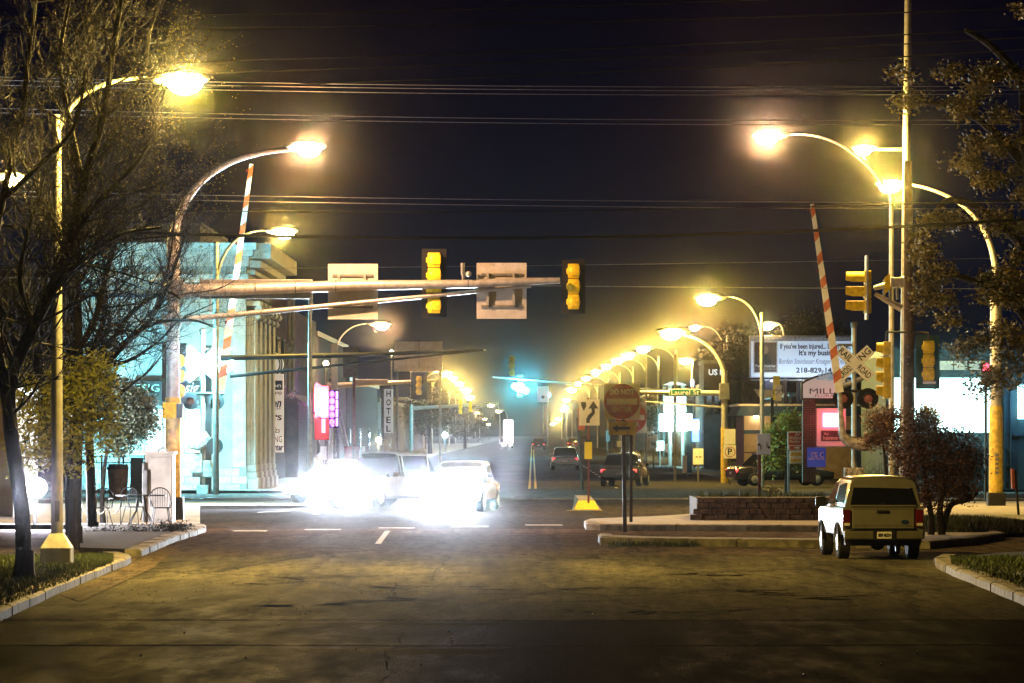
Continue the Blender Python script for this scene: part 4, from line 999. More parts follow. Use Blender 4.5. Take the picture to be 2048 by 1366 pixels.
# distant dark tree masses
for i, (x, y, rx, ry, Y_, lb) in enumerate(((930,840,60,40,640,'dark distant tree mass left of the cyan signal'),(1480,700,70,50,330,'dark bare treetops behind the bank roof'),(1330,820,60,50,520,'dark distant trees behind the small white signs'),(860,820,50,50,470,'dark trees behind the far left lamp poles'),(1620,660,70,40,340,'dark treetops behind the billboard'))):
    leafy(lb, 'distant_tree', Y_, (x, 900), [(x,y,rx,ry,170),(x-rx*.5,y+ry*.4,rx*.6,ry*.6,80),(x+rx*.5,y+ry*.3,rx*.6,ry*.6,80)], 60+i, 'leaf_dark', .28, 1.0, [[(x,900),(x,y)]], cat='tree', trunk_r=.25, z0=0)

# ================================================================ CENTRE SIGNS
def post(root, X, Y, z0, z1, r=.03, mt='post', name='post'):
    b = MB(); b.box(X-r, X+r, Y, Y+.02, z0, z1); b.box(X-r*.45, X+r*.45, Y-.022, Y, z0, z1)
    return b.build(name, mt, root)
def flat_arrow(pts, root, mt, Y, cx, cz, name='arrow'):
    return MB().prism([(cx+x, cz+z) for x, z in pts], Y-.012, Y-.004).build(name, mt, root)
Y = 105.5; pc = at(1249, 0, Y).x
dn = thing('do_not_enter_sign', (pc, Y, .1), 'faded red DO NOT ENTER sign over a yellow arrow plate on the near island', 'sign')
a, c_ = at(1250, 1069, Y), at(1244, 868, Y)
MB().prism([(a.x-.045, .05), (a.x+.045, .05), (at(1246,0,Y).x+.04, at(0,800,Y).z), (at(1246,0,Y).x-.04, at(0,800,Y).z)], Y, Y+.06).build('post', 'post', dn)
def dne(root, cx, cy, r, Y, hole=True, board=36):
    c = at(cx, cy, Y); rr = m(r, Y); bb = m(board, Y)
    MB().box(c.x-bb, c.x+bb, Y-.025, Y-.01, c.z-bb, c.z+bb).build('board', 'cream', root)
    d = MB().disc((c.x, 0, c.z), rr, Y-.035, Y-.0255, 40).build('red_disc', 'dne', root)
    MB().box(c.x-rr*.86, c.x+rr*.86, Y-.045, Y-.0355, c.z-rr*.17, c.z+rr*.17).build('bar', 'cream', d)
    text('DO NOT', rr*.42, 'cream', d, (c.x, Y-.040, c.z+rr*.52), width=rr*1.36, bold=.003)
    text('ENTER', rr*.42, 'cream', d, (c.x, Y-.040, c.z-rr*.46), width=rr*1.12, bold=.003)
    b = MB(); b.disc((c.x, 0, c.z+rr*.85), .012, Y-.05, Y-.036, 8); b.disc((c.x, 0, c.z-rr*.85), .012, Y-.05, Y-.036, 8); b.build('bolt', 'galv', root)
dne(dn, 1244, 803, 35.5, Y)
a, c_ = at(1217, 870, Y), at(1273, 843, Y)
pt = MB().box(a.x, c_.x, Y-.03, Y-.015, a.z, c_.z, .004).build('arrow_plate', 'ywpaint', dn)
cz, cx_ = (a.z+c_.z)/2, (a.x+c_.x)/2
flat_arrow([(-.24,0),(-.10,.10),(-.12,.035),(.18,.035),(.18,-.035),(-.12,-.035),(-.10,-.10)], pt, 'dark_text', Y-.03, cx_, cz)
Y = 113; dn = thing('do_not_enter_sign', (at(1262,0,Y).x, Y, .1), 'second DO NOT ENTER sign mostly hidden behind the nearer one', 'sign')
post(dn, at(1262,0,Y).x, Y, .1, at(0,800,Y).z, .04)
M['dne2'] = mat('red_sheeting_lit', (.50, .07, .03), .5, 0, var=.2, bump=0)  # brighter copy of the red, light put into the second sign's colour
_t = M['dne']; M['dne'] = M['dne2']; dne(dn, 1262, 835, 31, Y, board=31); M['dne'] = _t
# keep-right sign on its base
Y = 133; kx = at(1177, 0, Y).x
kr_ = thing('keep_right_sign', (kx, Y, 0), 'white keep right sign with curved black arrow above a yellow panel on the median nose', 'sign')
post(kr_, kx, Y, .3, at(0,795,Y).z, .03, 'rust')
a, c_ = at(1158, 851, Y), at(1199, 799, Y)
bd = MB().box(a.x, c_.x, Y-.03, Y-.015, a.z, c_.z, .004).build('board', 'white', kr_)
def K(x, y): return ((x-1178)/1.0*Y/F, -(y-825)*Y/F)
flat_arrow([K(*p) for p in ((1173,846),(1173,838),(1177,830),(1184,824),(1183,817),(1177,817),(1187,802),(1197,817),(1190,817),(1190,827),(1184,834),(1180,840),(1180,846))], bd, 'dark_text', Y-.03, kx+.01, at(0,825,Y).z)
flat_arrow([K(*p) for p in ((1162,804),(1172,804),(1173,812),(1168,822),(1163,812))], bd, 'dark_text', Y-.03, kx+.01, at(0,825,Y).z, 'island_symbol')
a, c_ = at(1169, 918, Y), at(1184, 884, Y)
M['hiyel'] = mat('bright_yellow_sheeting', (.9, .78, .02), .5, 0, var=.05, bump=0)
MB().box(a.x, c_.x, Y-.035, Y-.015, a.z, c_.z).build('yellow_panel', 'hiyel', kr_)
MB().box(a.x+.02, c_.x-.02, Y-.034, Y-.01, c_.z, c_.z+.08).build('panel_cap', 'black', kr_)
MB().box(at(1156,0,Y).x, at(1170,0,Y).x, Y+.05, Y+.07, at(0,860,Y).z, at(0,815,Y).z).build('orange_plate', 'orange', kr_)
g_ = gnd(1172, 1021)
nb = thing('median_nose', (g_.x, g_.y, 0), 'yellow fronted concrete median nose carrying the keep right sign', 'traffic island')
xa, xb = at(1150,0,g_.y).x, at(1197,0,g_.y).x
MB().add([(xa-.1,g_.y,0),(xb+.1,g_.y,0),(xb+.05,g_.y+6.5,0),(xa,g_.y+6.5,0),(xa+.12,g_.y+.25,.34),(xb-.15,g_.y+.25,.34),(xb-.2,g_.y+6.2,.38),(xa+.05,g_.y+6.2,.38)],
         [(0,3,2,1),(4,5,6,7),(0,1,5,4),(1,2,6,5),(2,3,7,6),(3,0,4,7)]).build('base', 'concrete', nb)
MB().add([(xa-.02,g_.y+.02,.03),(xb+.02,g_.y+.02,.03),(xb-.12,g_.y+.20,.30),(xa+.10,g_.y+.20,.30),(xa-.02,g_.y-.01,.03),(xb+.02,g_.y-.01,.03),(xb-.12,g_.y+.17,.30),(xa+.10,g_.y+.17,.30)],
         [(0,1,2,3),(7,6,5,4),(0,4,5,1),(1,5,6,2),(2,6,7,3),(3,7,4,0)]).build('yellow_front', 'hiyel', nb)
MB().box(xa-.25, xb+.1, g_.y-.5, g_.y-.3, .003, .02).build('foot_line', 'whpaint', nb)
lp = thing('leaning_post', gnd(1165, 980), 'thin dark post leaning just left of the keep right sign', 'post')
Yl = lp.location.y; MB().tube([lp.location, at(1155, 840, Yl)], .06, 8).build('post', 'post', lp); MB().ball(at(1155,838,Yl), .07, 8, 4).build('cap', 'post', lp)

# ================================================================ BLOCK WALL
Yw = 115.5; xa, xb = at(1394,0,Yw).x, at(1700,0,Yw).x; ztop = at(0, 995, Yw).z
wl = thing('retaining_wall', (xa, Yw, .14), 'low dark rough stone block wall retaining a bed on the far island', 'wall')
rows = 4; hh = (ztop-.14)/rows; rnd = random.Random(8)
for r_ in range(rows):
    x = xa - (.10 if r_ < 2 else 0) - (.08 if r_ == 0 else 0) + (0 if r_ % 2 else -.0); off = .16 if r_ % 2 else 0
    first = True
    while x < xb:
        L = (.32 if not first or not off else .17); first = False
        q = rnd.uniform(-.025,.02); o = MB().box(x+.006, x+L-.006, Yw-.02+q+r_*.02, Yw+.25, .14+hh*r_+.004, .14+hh*(r_+1)-.004, .018).build('stone_block', 'stone', wl)
        x += L
struct(MB().box(xa+.1, xb+.6, Yw+.20, Yw+6, .1, ztop-.04).build('planting_bed_right', 'soil'))
MB().box(xa, xa+.01, Yw+.3, Yw+5.5, .14, ztop-.02).build('side_face', 'stone', wl)

# lane-use sign post in the bed
Y = 121; lx = at(1519, 0, Y).x
ls = thing('lane_use_sign', (lx, Y, .5), 'white two-arrow lane sign on a red-brown post rising behind the block wall', 'sign')
post(ls, lx, Y, .5, at(0,868,Y).z, .045, 'rust')
a, c_ = at(1514, 909, Y), at(1541, 867, Y)
bd = MB().box(a.x, c_.x, Y-.03, Y-.01, a.z, c_.z, .004).build('board', 'white', ls)
zc_ = at(0,892,Y).z
for sx, dz in ((-1, 0), (1, 0)):
    cx0 = (a.x+c_.x)/2 + sx*.09
    flat_arrow([(sx*.09, .04 if sx<0 else -.04), (sx*.02, .09 if sx<0 else -.09), (sx*.03, .05 if sx<0 else -.05), (-sx*.01, .03 if sx<0 else -.03), (-sx*.02, -.10 if sx<0 else .10), (0, -.10 if sx<0 else .10), (sx*.01, .02 if sx<0 else -.02), (sx*.035, .02 if sx<0 else -.02), (sx*.03, -.01 if sx<0 else .01)], bd, 'dark_text', Y-.03, cx0, zc_)

# ================================================================ RIGHT HAND SIGNAL MAST WITH STREET NAME
Y = 212.0; px_ = at(1449,0,Y).x
lm = thing('signal_mast', (px_, Y, 0), 'pale signal mast with yellow banded foot whose arm carries the green street name sign', 'signal mast')
MB().tube([(px_,Y,0),(px_,Y,at(0,740,Y).z)], [m(7,Y),m(6,Y)], 14).build('pole', 'galv', lm, smooth=True)
MB().tube([(px_,Y,0),(px_,Y,at(0,855,Y).z)], m(7.6,Y), 14).build('yellow_paint_band', 'ywpaint', lm, smooth=True)
MB().tube(bez(at(1448,742,Y), at(1432,682,Y), at(1366,670,Y), 14), [m(5.5-.25*i,Y) for i in range(15)], 10).build('lamp_arm', 'galv', lm, smooth=True)
lamp_head(lm, at(1352,668,Y), -1, 'lens_y', YEL, PW*.8, 2.0)
MB().tube([at(1449,787,Y), at(1280,784,Y)], [m(6,Y), m(3.5,Y)], 12).build('mast_arm', 'galv', lm, smooth=True)
MB().tube([at(1449,815,Y), at(1290,803,Y)], [m(2.5,Y), m(1.5,Y)], 8).build('brace', 'galv', lm, smooth=True)
MB().box(px_-.25, px_+.25, Y-.25, Y+.25, at(0,800,Y).z, at(0,766,Y).z, .04).build('arm_clamp', 'galvd', lm)
a, c_ = at(1338, 793, Y), at(1402, 778, Y)
sn = thing('street_name_sign', ((a.x+c_.x)/2, Y-.2, a.z), 'green Laurel St street name sign with white border on the pale arm', 'sign')
MB().box(a.x, c_.x, Y-.26, Y-.24, a.z, c_.z, .006).build('border', 'white', sn)
MB().box(a.x+.03, c_.x-.03, Y-.272, Y-.26, a.z+.03, c_.z-.03, .004).build('panel', 'green', sn)
text('Laurel St', .32, 'white', sn, ((a.x+c_.x)/2, Y-.278, (a.z+c_.z)/2), width=m(56,Y), bold=.004)
def plain_sign(lab, x0, x1, y0, y1, Y, mt='white', ptx=None, by=None, body=None, pm='galvd', txt=None, tcol='dark_text', grp=None, cat='sign', lit=None):
    a, c = at(x0, y1, Y), at(x1, y0, Y); X = (a.x+c.x)/2
    r_ = thing('small_sign', (X, Y, 0 if by is None else at(0,by,Y).z), lab, cat, grp)
    MB().box(a.x, c.x, Y-.03, Y-.01, a.z, c.z, min(.01, (c.z-a.z)*.04)).build('board', mt, r_)
    z0 = 0 if by is None else at(0,by,Y).z
    MB().tube([(X, Y+.04, z0), (X, Y+.04, c.z-.02)], .045, 8).build('post', pm, r_)
    if txt:
        for (tx, cx, cy, wd, sz, bo) in txt: text(tx, m(sz,Y), tcol, r_, (at(cx,0,Y).x, Y-.036, at(0,cy,Y).z), width=m(wd,Y), bold=bo)
    return r_
M['white_lit2'] = emat('faintly_glowing_white_face', (1,.98,.92), .25, base=(.8,.8,.78))  # white sign faces with a faint glow put into the material
plain_sign('blank white sign on the pale mast above the no parking sign', 1448, 1471, 858, 889, 205, 'white')
ns = plain_sign('no parking sign with a barred letter P below the blank white sign', 1447, 1472, 890, 917, 205, 'white', txt=[('P', 1460, 904, 9, 18, .01)])
b = MB(); cc = at(1460,904,205); n = 24; rr = .24
for k in range(n):
    t, u = 2*math.pi*k/n, 2*math.pi*(k+1)/n; b.add([(cc.x+q*math.cos(v), 204.955, cc.z+q*math.sin(v)) for q, v in ((rr-.03,t),(rr,t),(rr,u),(rr-.03,u))], [(0,1,2,3)])
b.build('red_ring', 'red_print', ns)
plain_sign('plain white sign with two tiny arrows at the right pavement edge', 1386, 1407, 897, 929, 215, 'white', txt=[('< >', 1397, 914, 12, 7, .005)])
for i, (x0, x1, y0, y1, lb, tx) in enumerate(((1299,1314,879,897,'first of the small white roadside signs from the left', '52'),(1312,1328,882,901,'small white roadside sign with no print, between two numbered ones', None),(1329,1346,887,905,'small white roadside sign nearest the dark pole','27'),(1271,1292,866,899,'tall white sign panel behind the second do not enter sign',None),(1223,1233,881,892,'tiny white sign immediately left of the do not enter post',None),(1234,1243,882,894,'tiny white sign touching the do not enter post',None),(1212,1220,861,883,'narrow white sign in the far distance left of the do not enter post',None))):
    plain_sign(lb, x0, x1, y0, y1, 300+20*i, 'white', txt=[(tx, (x0+x1)/2, (y0+y1)/2, 8, 8, .01)] if tx else None, grp='small white roadside signs')
# far tall column signs at the right
for x0, x1, y0, y1, Yq, mt, lb in ((1290,1294,700,900,330,'galvd','thin grey pole left of the street name sign'),(1347,1353,708,975,222,'galvd','grey pole passing behind the green street name sign'),(1316,1319,740,905,380,'galvd','slim distant pole above the numbered signs')):
    r_ = thing('utility_pole', (at((x0+x1)/2,0,Yq).x, Yq, 0), lb, 'pole'); MB().tube([r_.location, (r_.location.x, Yq, at(0,y0,Yq).z)], m((x1-x0)/2,Yq), 8).build('pole', mt, r_, smooth=True)

# USB letters far behind
Y = 300; ub = thing('bank_letters', at(1432, 745, Y), 'pale letters US b of a bank high on the dark tower', 'sign')
M['ub'] = emat('dim_white_letters', (.85,.95,1), .8)
text('US b', m(16,Y), 'ub', ub, at(1432,745,Y), width=m(30,Y), bold=.02)
tw = thing('bank_tower', (at(1432,0,Y+.4).x, Y+.5, 0), 'dark tower block carrying the pale bank letters', 'building')
MB().box(at(1408,0,Y).x, at(1462,0,Y).x, Y+.3, Y+9, 0, at(0,725,Y).z).build('wall', 'brick_brown', tw)
MB().box(at(1406,0,Y).x, at(1464,0,Y).x, Y+.2, Y+9.1, at(0,727,Y).z, at(0,720,Y).z).build('parapet', 'brick_grey', tw)
for k in range(3):
    f = MB().box(at(1412+16*k,0,Y).x, at(1424+16*k,0,Y).x, Y+.22, Y+.29, at(0,830,Y).z, at(0,790,Y).z).build('window', 'black', tw)
    MB().box(at(1413+16*k,0,Y).x, at(1423+16*k,0,Y).x, Y+.19, Y+.215, at(0,828,Y).z, at(0,792,Y).z).build('pane', 'glass', f)

# cyan sign cluster in the right distance
M['cyan_sign'] = glowpanel('cyan_white_sign_lit', (.55, 1, .95), 7, lo=.6); M['blue_sign'] = glowpanel('blue_sign_lit', (.10, .25, 1), 7, lo=.6)
Y = 320
cs = thing('pylon_sign', (at(1355,0,Y).x, Y, 0), 'pylon sign glowing cyan-white beyond the grey pole', 'sign')
for x in (1340, 1366): MB().tube([(at(x,0,Y).x, Y, 0), (at(x,0,Y).x, Y, at(0,720+0,Y).z-1.5)], m(4,Y), 8).build('pylon', 'galvd', cs, smooth=True)
MB().box(at(1318,0,Y).x, at(1384,0,Y).x, Y-.5, Y-.1, at(0,862,Y).z, at(0,828,Y).z, .05).build('lit_box', 'cyan_sign', cs)
MB().box(at(1327,0,Y).x, at(1372,0,Y).x, Y-.3, Y+.2, at(0,824,Y).z, at(0,792,Y).z, .05).build('upper_box', 'alu', cs)
for k in range(4): MB().box(at(1329,0,Y).x, at(1370,0,Y).x, Y-.33, Y-.301, at(0,822-7*k,Y).z, at(0,819-7*k,Y).z).build('louvre', 'galvd', cs)
MB().prism([(at(1325,0,Y).x, at(0,770,Y).z), (at(1374,0,Y).x, at(0,770,Y).z), (at(1349,0,Y).x, at(0,762,Y).z)], Y-.2, Y+.3).build('gable_top', 'alu', cs)
Y = 305
cs = thing('blue_sign_column', (at(1391,0,Y).x, Y, 0), 'tall narrow blue and cyan lit sign column right of the pylon sign', 'sign')
MB().box(at(1382,0,Y).x, at(1398,0,Y).x, Y, Y+.3, at(0,883,Y).z, at(0,838,Y).z, .04).build('lit_box', 'blue_sign', cs)
MB().box(at(1384,0,Y).x, at(1398,0,Y).x, Y-.1, Y-.01, at(0,860,Y).z, at(0,842,Y).z, .03).build('cyan_panel', 'cyan_sign', cs)
MB().tube([(at(1388,0,Y).x, Y+.15, 0), (at(1388,0,Y).x, Y+.15, at(0,760,Y).z)], m(3,Y), 8).build('pole', 'galvd', cs, smooth=True)
M['led_bl'] = emat('pale_blue_light', (.7,.8,1), 9)
MB().box(at(1381,0,Y).x, at(1387,0,Y).x, Y-.2, Y, at(0,772,Y).z, at(0,760,Y).z, .03).build('beacon', 'led_bl', cs)
lamp_light('sign_light', (at(1352,0,320).x, 318, at(0,845,320).z), (.5,1,.95), 14000, cs, .6)
kb = plain_sign('white and blue noticeboard beneath the glowing pylon', 1365, 1383, 911, 946, 240, 'white'); MB().box(at(1374,0,240).x, at(1384,0,240).x, 239.9, 239.96, at(0,946,240).z, at(0,860,240).z).build('blue_strip', 'blue_fascia', kb)

# ================================================================ BANK BUILDING, BILLBOARD, SIGNS AT THE RIGHT
Y = 232.0
bk = thing('bank_building', (at(1535,0,Y).x, Y, 0), 'small beige building with a deep blue fascia below the billboard', 'building')
X = lambda px: at(px,0,Y).x
Z = lambda py: at(0,py,Y).z
MB().box(X(1488), X(1712), Y, Y+9, 0, Z(825)).build('wall', 'beige_wall', bk)
MB().prism([(X(1470),Z(832)),(X(1480),Z(812)),(X(1725),Z(812)),(X(1725),Z(832))], Y-.8, Y+9.5).build('fascia', 'blue_fascia', bk)
MB().box(X(1474), X(1727), Y-.9, Y+9.6, Z(812), Z(808)).build('roof_edge', 'whpaint', bk)
MB().box(X(1487), X(1713), Y-.04, Y-.001, Z(868), Z(860)).build('band', 'blue_fascia', bk)
MB().box(X(1488.5), X(1545), Y-.03, Y-.002, Z(906), Z(904)).build('band', 'dark_text', bk)
f = MB().box(X(1546), X(1553), Y-.06, Y-.001, Z(855), Z(832)).build('window', 'black', bk); MB().box(X(1547), X(1552), Y-.08, Y-.061, Z(854), Z(834)).build('pane', 'glass', f)
lamp_light('wall_lamp', (X(1512), Y-3.0, Z(835)), ORG, 1100, bk, .1)
wlamp = MB().box(X(1508), X(1516), Y-.3, Y-.001, Z(832)-.05, Z(832)+.02).build('wall_light', 'lens_p', bk)
Y = 260.0
bb = thing('billboard', (X(1605) if False else at(1605,0,Y).x, Y, 0), 'pale blue-white injury lawyer billboard with a dark portrait panel', 'billboard')
X = lambda px: at(px,0,Y).x
Z = lambda py: at(0,py,Y).z
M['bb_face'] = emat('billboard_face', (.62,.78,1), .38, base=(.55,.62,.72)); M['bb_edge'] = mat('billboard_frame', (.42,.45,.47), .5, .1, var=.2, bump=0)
MB().box(X(1499), X(1712), Y, Y+.5, Z(756), Z(671), .04).build('frame', 'bb_edge', bb)
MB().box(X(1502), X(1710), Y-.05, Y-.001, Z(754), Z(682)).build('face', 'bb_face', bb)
for k in range(26): MB().box(X(1504+8*k), X(1508+8*k), Y-.12, Y-.051, Z(679), Z(676)).build('clip', 'whpaint', bb)
pf = MB().box(X(1507), X(1555), Y-.07, Y-.051, Z(746), Z(683)).build('portrait_frame', 'whpaint', bb)
M['portrait'] = mat('portrait_print', (.10,.07,.055), .6, 0, var=.5, scale=1.1, bump=0); M['skin'] = mat('printed_skin', (.30,.20,.15), .6, 0, bump=0)
pp_ = MB().box(X(1509), X(1553), Y-.09, Y-.071, Z(744), Z(685)).build('portrait_panel', 'portrait', bb)
MB().prism([(X(1531)+.17*math.cos(t), Z(700)+.24*math.sin(t)) for t in [i*.45 for i in range(14)]], Y-.10, Y-.091).build('printed_head', 'skin', pp_)
MB().prism([(X(1519),Z(728)),(X(1521),Z(715)),(X(1528),Z(709)),(X(1534),Z(709)),(X(1541),Z(715)),(X(1543),Z(728))], Y-.10, Y-.091).build('printed_torso', 'dark_text', pp_)
text('Pat Krueger', .22, 'whpaint', pp_, (X(1531), Y-.105, Z(732)), width=m(41,Y), bold=.008)
text('Personal Injury Attorney', .1, 'whpaint', pp_, (X(1531), Y-.105, Z(738)), width=m(41,Y))
M['bb_text'] = mat('billboard_text', (.02,.025,.035), .6, 0, bump=0); M['bb_grey'] = mat('billboard_script', (.16,.18,.20), .6, 0, bump=0)
text("If you've been injured... Learn now...", .42, 'bb_text', bb, (X(1632), Y-.056, Z(693)), width=m(144,Y), bold=.012)
text("It's my business.", .42, 'bb_text', bb, (X(1640), Y-.056, Z(706)), width=m(84,Y), bold=.014)
text('Borden Steinbauer Krueger & Knudson', .44, 'bb_grey', bb, (X(1632), Y-.056, Z(723)), width=m(150,Y), shear=.35)
text('218-829-1451', .40, 'bb_text', bb, (X(1634), Y-.056, Z(741)), width=m(84,Y), bold=.012)
for x in (1520, 1600, 1690): MB().tube([(X(x), Y+.8, 0), (X(x), Y+.8, Z(700))], .16, 8).build('post', 'black', bb, smooth=True)
MB().box(X(1502), X(1712), Y-.7, Y+.4, Z(761), Z(759)).build('catwalk', 'galvd', bb)
for k in range(3): lamp_light('billboard_lamp', (X(1540+65*k), Y-1.6, Z(764)), (.75,.88,1), 420, bb, .15)
for k in range(3): MB().tube([(X(1540+65*k), Y-.6, Z(760)), (X(1540+65*k), Y-1.5, Z(763))], .04, 6).build('lamp_arm', 'galvd', bb)
# tangle between: sports car-like white canopy and yellow post sign
Y = 225.0
X = lambda px: at(px,0,Y).x
Z = lambda py: at(0,py,Y).z
wv = thing('sign_canopy', (X(1540), Y, 0), 'curved white canopy sign catching light above the blue fascia', 'canopy')
MB().prism([(X(1508),Z(778)),(X(1520),Z(779)),(X(1552),Z(780)),(X(1552),Z(795)),(X(1535),Z(796)),(X(1524),Z(800))], Y, Y+.6).build('panel', 'white', wv)
MB().tube([(X(1545), Y+.3, 0), (X(1545), Y+.3, Z(795))], .08, 8).build('post', 'black', wv)
ysn = plain_sign('yellow edged white sign panel leaning against the dark curved lamp', 1546, 1560, 752, 800, 224, 'hiyel', by=812); MB().box(at(1551,0,224).x, at(1563,0,224).x, 223.9, 223.95, at(0,802,224).z, at(0,770,224).z).build('white_board', 'white', ysn)
text('CC', .4, 'dark_text', ysn, (at(1556,0,224).x, 223.89, at(0,785,224).z))
Y = 168.0
X = lambda px: at(px,0,Y).x
Z = lambda py: at(0,py,Y).z
ms = thing('monument_sign', (X(1650), Y, 0), 'arched two-pier brick monument sign with dark rim above a red glowing panel', 'sign')
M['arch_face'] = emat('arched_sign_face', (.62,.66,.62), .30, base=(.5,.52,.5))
def arch(xa, xb, yb, ya_l, ytop, g=0.0):
    n = 14; pts = [(X(xa)-g, Z(yb)-g)]
    for i in range(n+1):
        t = i/n; xx = X(xa)-g + (X(xb)-X(xa)+2*g)*t; yy = Z(ya_l) + (Z(ytop)-Z(ya_l))*math.sin(t*math.pi*.5)**.8 + g
        pts.append((xx, yy))
    return pts + [(X(xb)+g, Z(yb)-g)]
MB().prism(arch(1606,1690,796,768,745,.06), Y, Y+.5).build('rim', 'black', ms)
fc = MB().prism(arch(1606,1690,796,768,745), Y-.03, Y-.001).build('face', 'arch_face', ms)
M['ms_blue'] = emat('blue_leaf_mark', (.10,.45,.65), .35); M['ms_txt'] = mat('sign_grey_text', (.05,.07,.10), .6, 0, bump=0)
for k in range(7):
    t = R(20+24*k); cx_, cz_ = X(1652), Z(762); r_ = .36
    MB().prism([(cx_+.05*math.cos(t-1), cz_+.05*math.sin(t-1)), (cx_+r_*math.cos(t-.12), cz_+r_*math.sin(t-.12)), (cx_+r_*1.1*math.cos(t), cz_+r_*1.1*math.sin(t)), (cx_+r_*math.cos(t+.12), cz_+r_*math.sin(t+.12))], Y-.045, Y-.031).build('leaf_mark', 'ms_blue', fc)
    MB().prism([(X(1675)+.05*math.cos(t-1), Z(760)+.05*math.sin(t-1)), (X(1675)+r_*.9*math.cos(t-.12), Z(760)+r_*.9*math.sin(t-.12)), (X(1675)+r_*math.cos(t), Z(760)+r_*math.sin(t)), (X(1675)+r_*.9*math.cos(t+.12), Z(760)+r_*.9*math.sin(t+.12))], Y-.045, Y-.031).build('leaf_mark', 'ms_blue', fc)
text('MILLS', .30, 'ms_txt', fc, (X(1650), Y-.036, Z(783)), width=m(62,Y)); text('FLORAL', .14, 'ms_txt', fc, (X(1652), Y-.036, Z(792)), width=m(44,Y))
def brickpier(root, xa, xb, yb, yt, Yp, mt):
    MB().box(xa+.02, xb-.02, Yp+.02, Yp+.6, Z(yb), Z(yt)).build('pier', 'mortar', root)
    b = MB(); z = Z(yb); row = 0
    while z < Z(yt):
        x = xa - (.1 if row % 2 else 0)
        while x < xb: b.box(max(x,xa), min(x+.19,xb), Yp, Yp+.02, z, z+.06); x += .2
        z += .07; row += 1
    b.build('brickwork', mt, root, kind='stuff')
M['brick_dk'] = mat('dark_pier_brick', (.075,.05,.04), .85, 0, var=.5, scale=4, bump=.4)
brickpier(ms, X(1605), X(1632), 965, 800, Y-.1, 'brick_dk')
MB().box(X(1632), X(1692), Y-.02, Y+.3, Z(894), Z(816), .02).build('cabinet', 'white', ms)
M['red_panel'] = glowpanel('red_sign_lit', (1,.05,.10), 5, lo=.6); M['hot_panel'] = glowpanel('hot_white_red_sign', (1,.45,.42), 14, lo=.7); M['pink_face'] = emat('pink_lit_face', (1,.30,.30), .22, base=(.5,.42,.40))
MB().box(X(1634), X(1690), Y-.05, Y-.021, Z(892), Z(817)).build('face', 'pink_face', ms)
MB().box(X(1643), X(1688), Y-.09, Y-.051, Z(857), Z(824), .015).build('red_panel', 'red_panel', ms)
MB().box(X(1647), X(1685), Y-.13, Y-.091, Z(852), Z(828), .015).build('hot_panel', 'hot_panel', ms)
ins = MB().box(X(1642), X(1688), Y-.09, Y-.051, Z(882), Z(861)).build('insurance_panel', 'brick_brown', ms)
text('The', .11, 'cream', ins, (X(1652), Y-.095, Z(868))); text('Insurance C.', .2, 'cream', ins, (X(1665), Y-.095, Z(876)), width=m(38,Y))
lamp_light('sign_light', (X(1664), Y-.8, Z(838)), (1,.12,.18), 260, ms, .25)
bn = thing('blue_banner', (X(1632), Y-.4, Z(933)), 'dark blue banner printed 1% below the red glowing sign', 'banner')
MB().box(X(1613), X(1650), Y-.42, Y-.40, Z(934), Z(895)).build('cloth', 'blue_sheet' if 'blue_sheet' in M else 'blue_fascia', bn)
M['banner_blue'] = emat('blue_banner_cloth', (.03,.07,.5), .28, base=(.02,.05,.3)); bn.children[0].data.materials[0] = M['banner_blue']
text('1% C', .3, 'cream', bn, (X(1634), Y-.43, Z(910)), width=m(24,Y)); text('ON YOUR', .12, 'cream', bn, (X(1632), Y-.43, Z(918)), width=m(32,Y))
Y = 172.0
rs = thing('red_white_sign', (X(1592), Y, 0), 'red and white stacked notice with arrow right of the golden bush', 'sign')
MB().box(X(1575), X(1604), Y-.03, Y, Z(900), Z(863), .01).build('upper_board', 'white', rs)
MB().box(X(1577), X(1603), Y-.04, Y-.031, Z(890), Z(865)).build('red_field', 'red', rs)
text('All', .16, 'white', rs, (X(1594), Y-.045, Z(869))); text('Wolford', .2, 'white', rs, (X(1590), Y-.045, Z(876)), width=m(23,Y)); text('Number', .18, 'white', rs, (X(1590), Y-.045, Z(883)), width=m(22,Y))
MB().box(X(1579), X(1603), Y-.04, Y-.031, Z(899), Z(892)).build('red_field', 'red', rs)
flat_arrow([(-.1,.03),(.02,.03),(.02,.07),(.12,0),(.02,-.07),(.02,-.03),(-.1,-.03)], rs, 'white', Y-.04, X(1594), Z(895.5))
MB().box(X(1579), X(1604), Y-.03, Y, Z(927), Z(901), .01).build('lower_board', 'white', rs)
for k in range(2): MB().box(X(1581), X(1602), Y-.04, Y-.031, Z(912+12*k), Z(905+12*k)).build('amber_field', 'ywpaint', rs)
MB().tube([(X(1577), Y+.05, 0), (X(1577), Y+.05, Z(866))], .05, 8).build('post', 'galvd', rs)

# ================================================================ RIGHT POLES AND SIGNALS
Yp = 127.0; X = lambda px: at(px,0,Yp).x; Z = lambda py: at(0,py,Yp).z
wp = thing('wooden_pole', (X(1817), Yp, 0), 'thick weathered wooden utility pole behind the pickup', 'utility pole')
MB().tube([(X(1817),Yp,0),(X(1818),Yp,Z(650)),(X(1816),Yp,Z(322))], [m(12,Yp),m(10.5,Yp),m(8,Yp)], 14).build('pole', 'wood', wp, smooth=True)
b = MB(); rnd = random.Random(2)
for _ in range(26): q = rnd.uniform(1.5,8); b.box(X(1810)+rnd.random()*.1, X(1812)+rnd.random()*.1, Yp-.19, Yp-.14, q, q+.04)
b.build('staple', 'galvd', wp, kind='stuff')
Yq = 129.5; Xq = lambda px: at(px,0,Yq).x; Zq = lambda py: at(0,py,Yq).z
mp = thing('tall_metal_pole', (Xq(1812), Yq, 0), 'very tall pale metal pole rising past the picture top with a short lamp arm', 'utility pole')
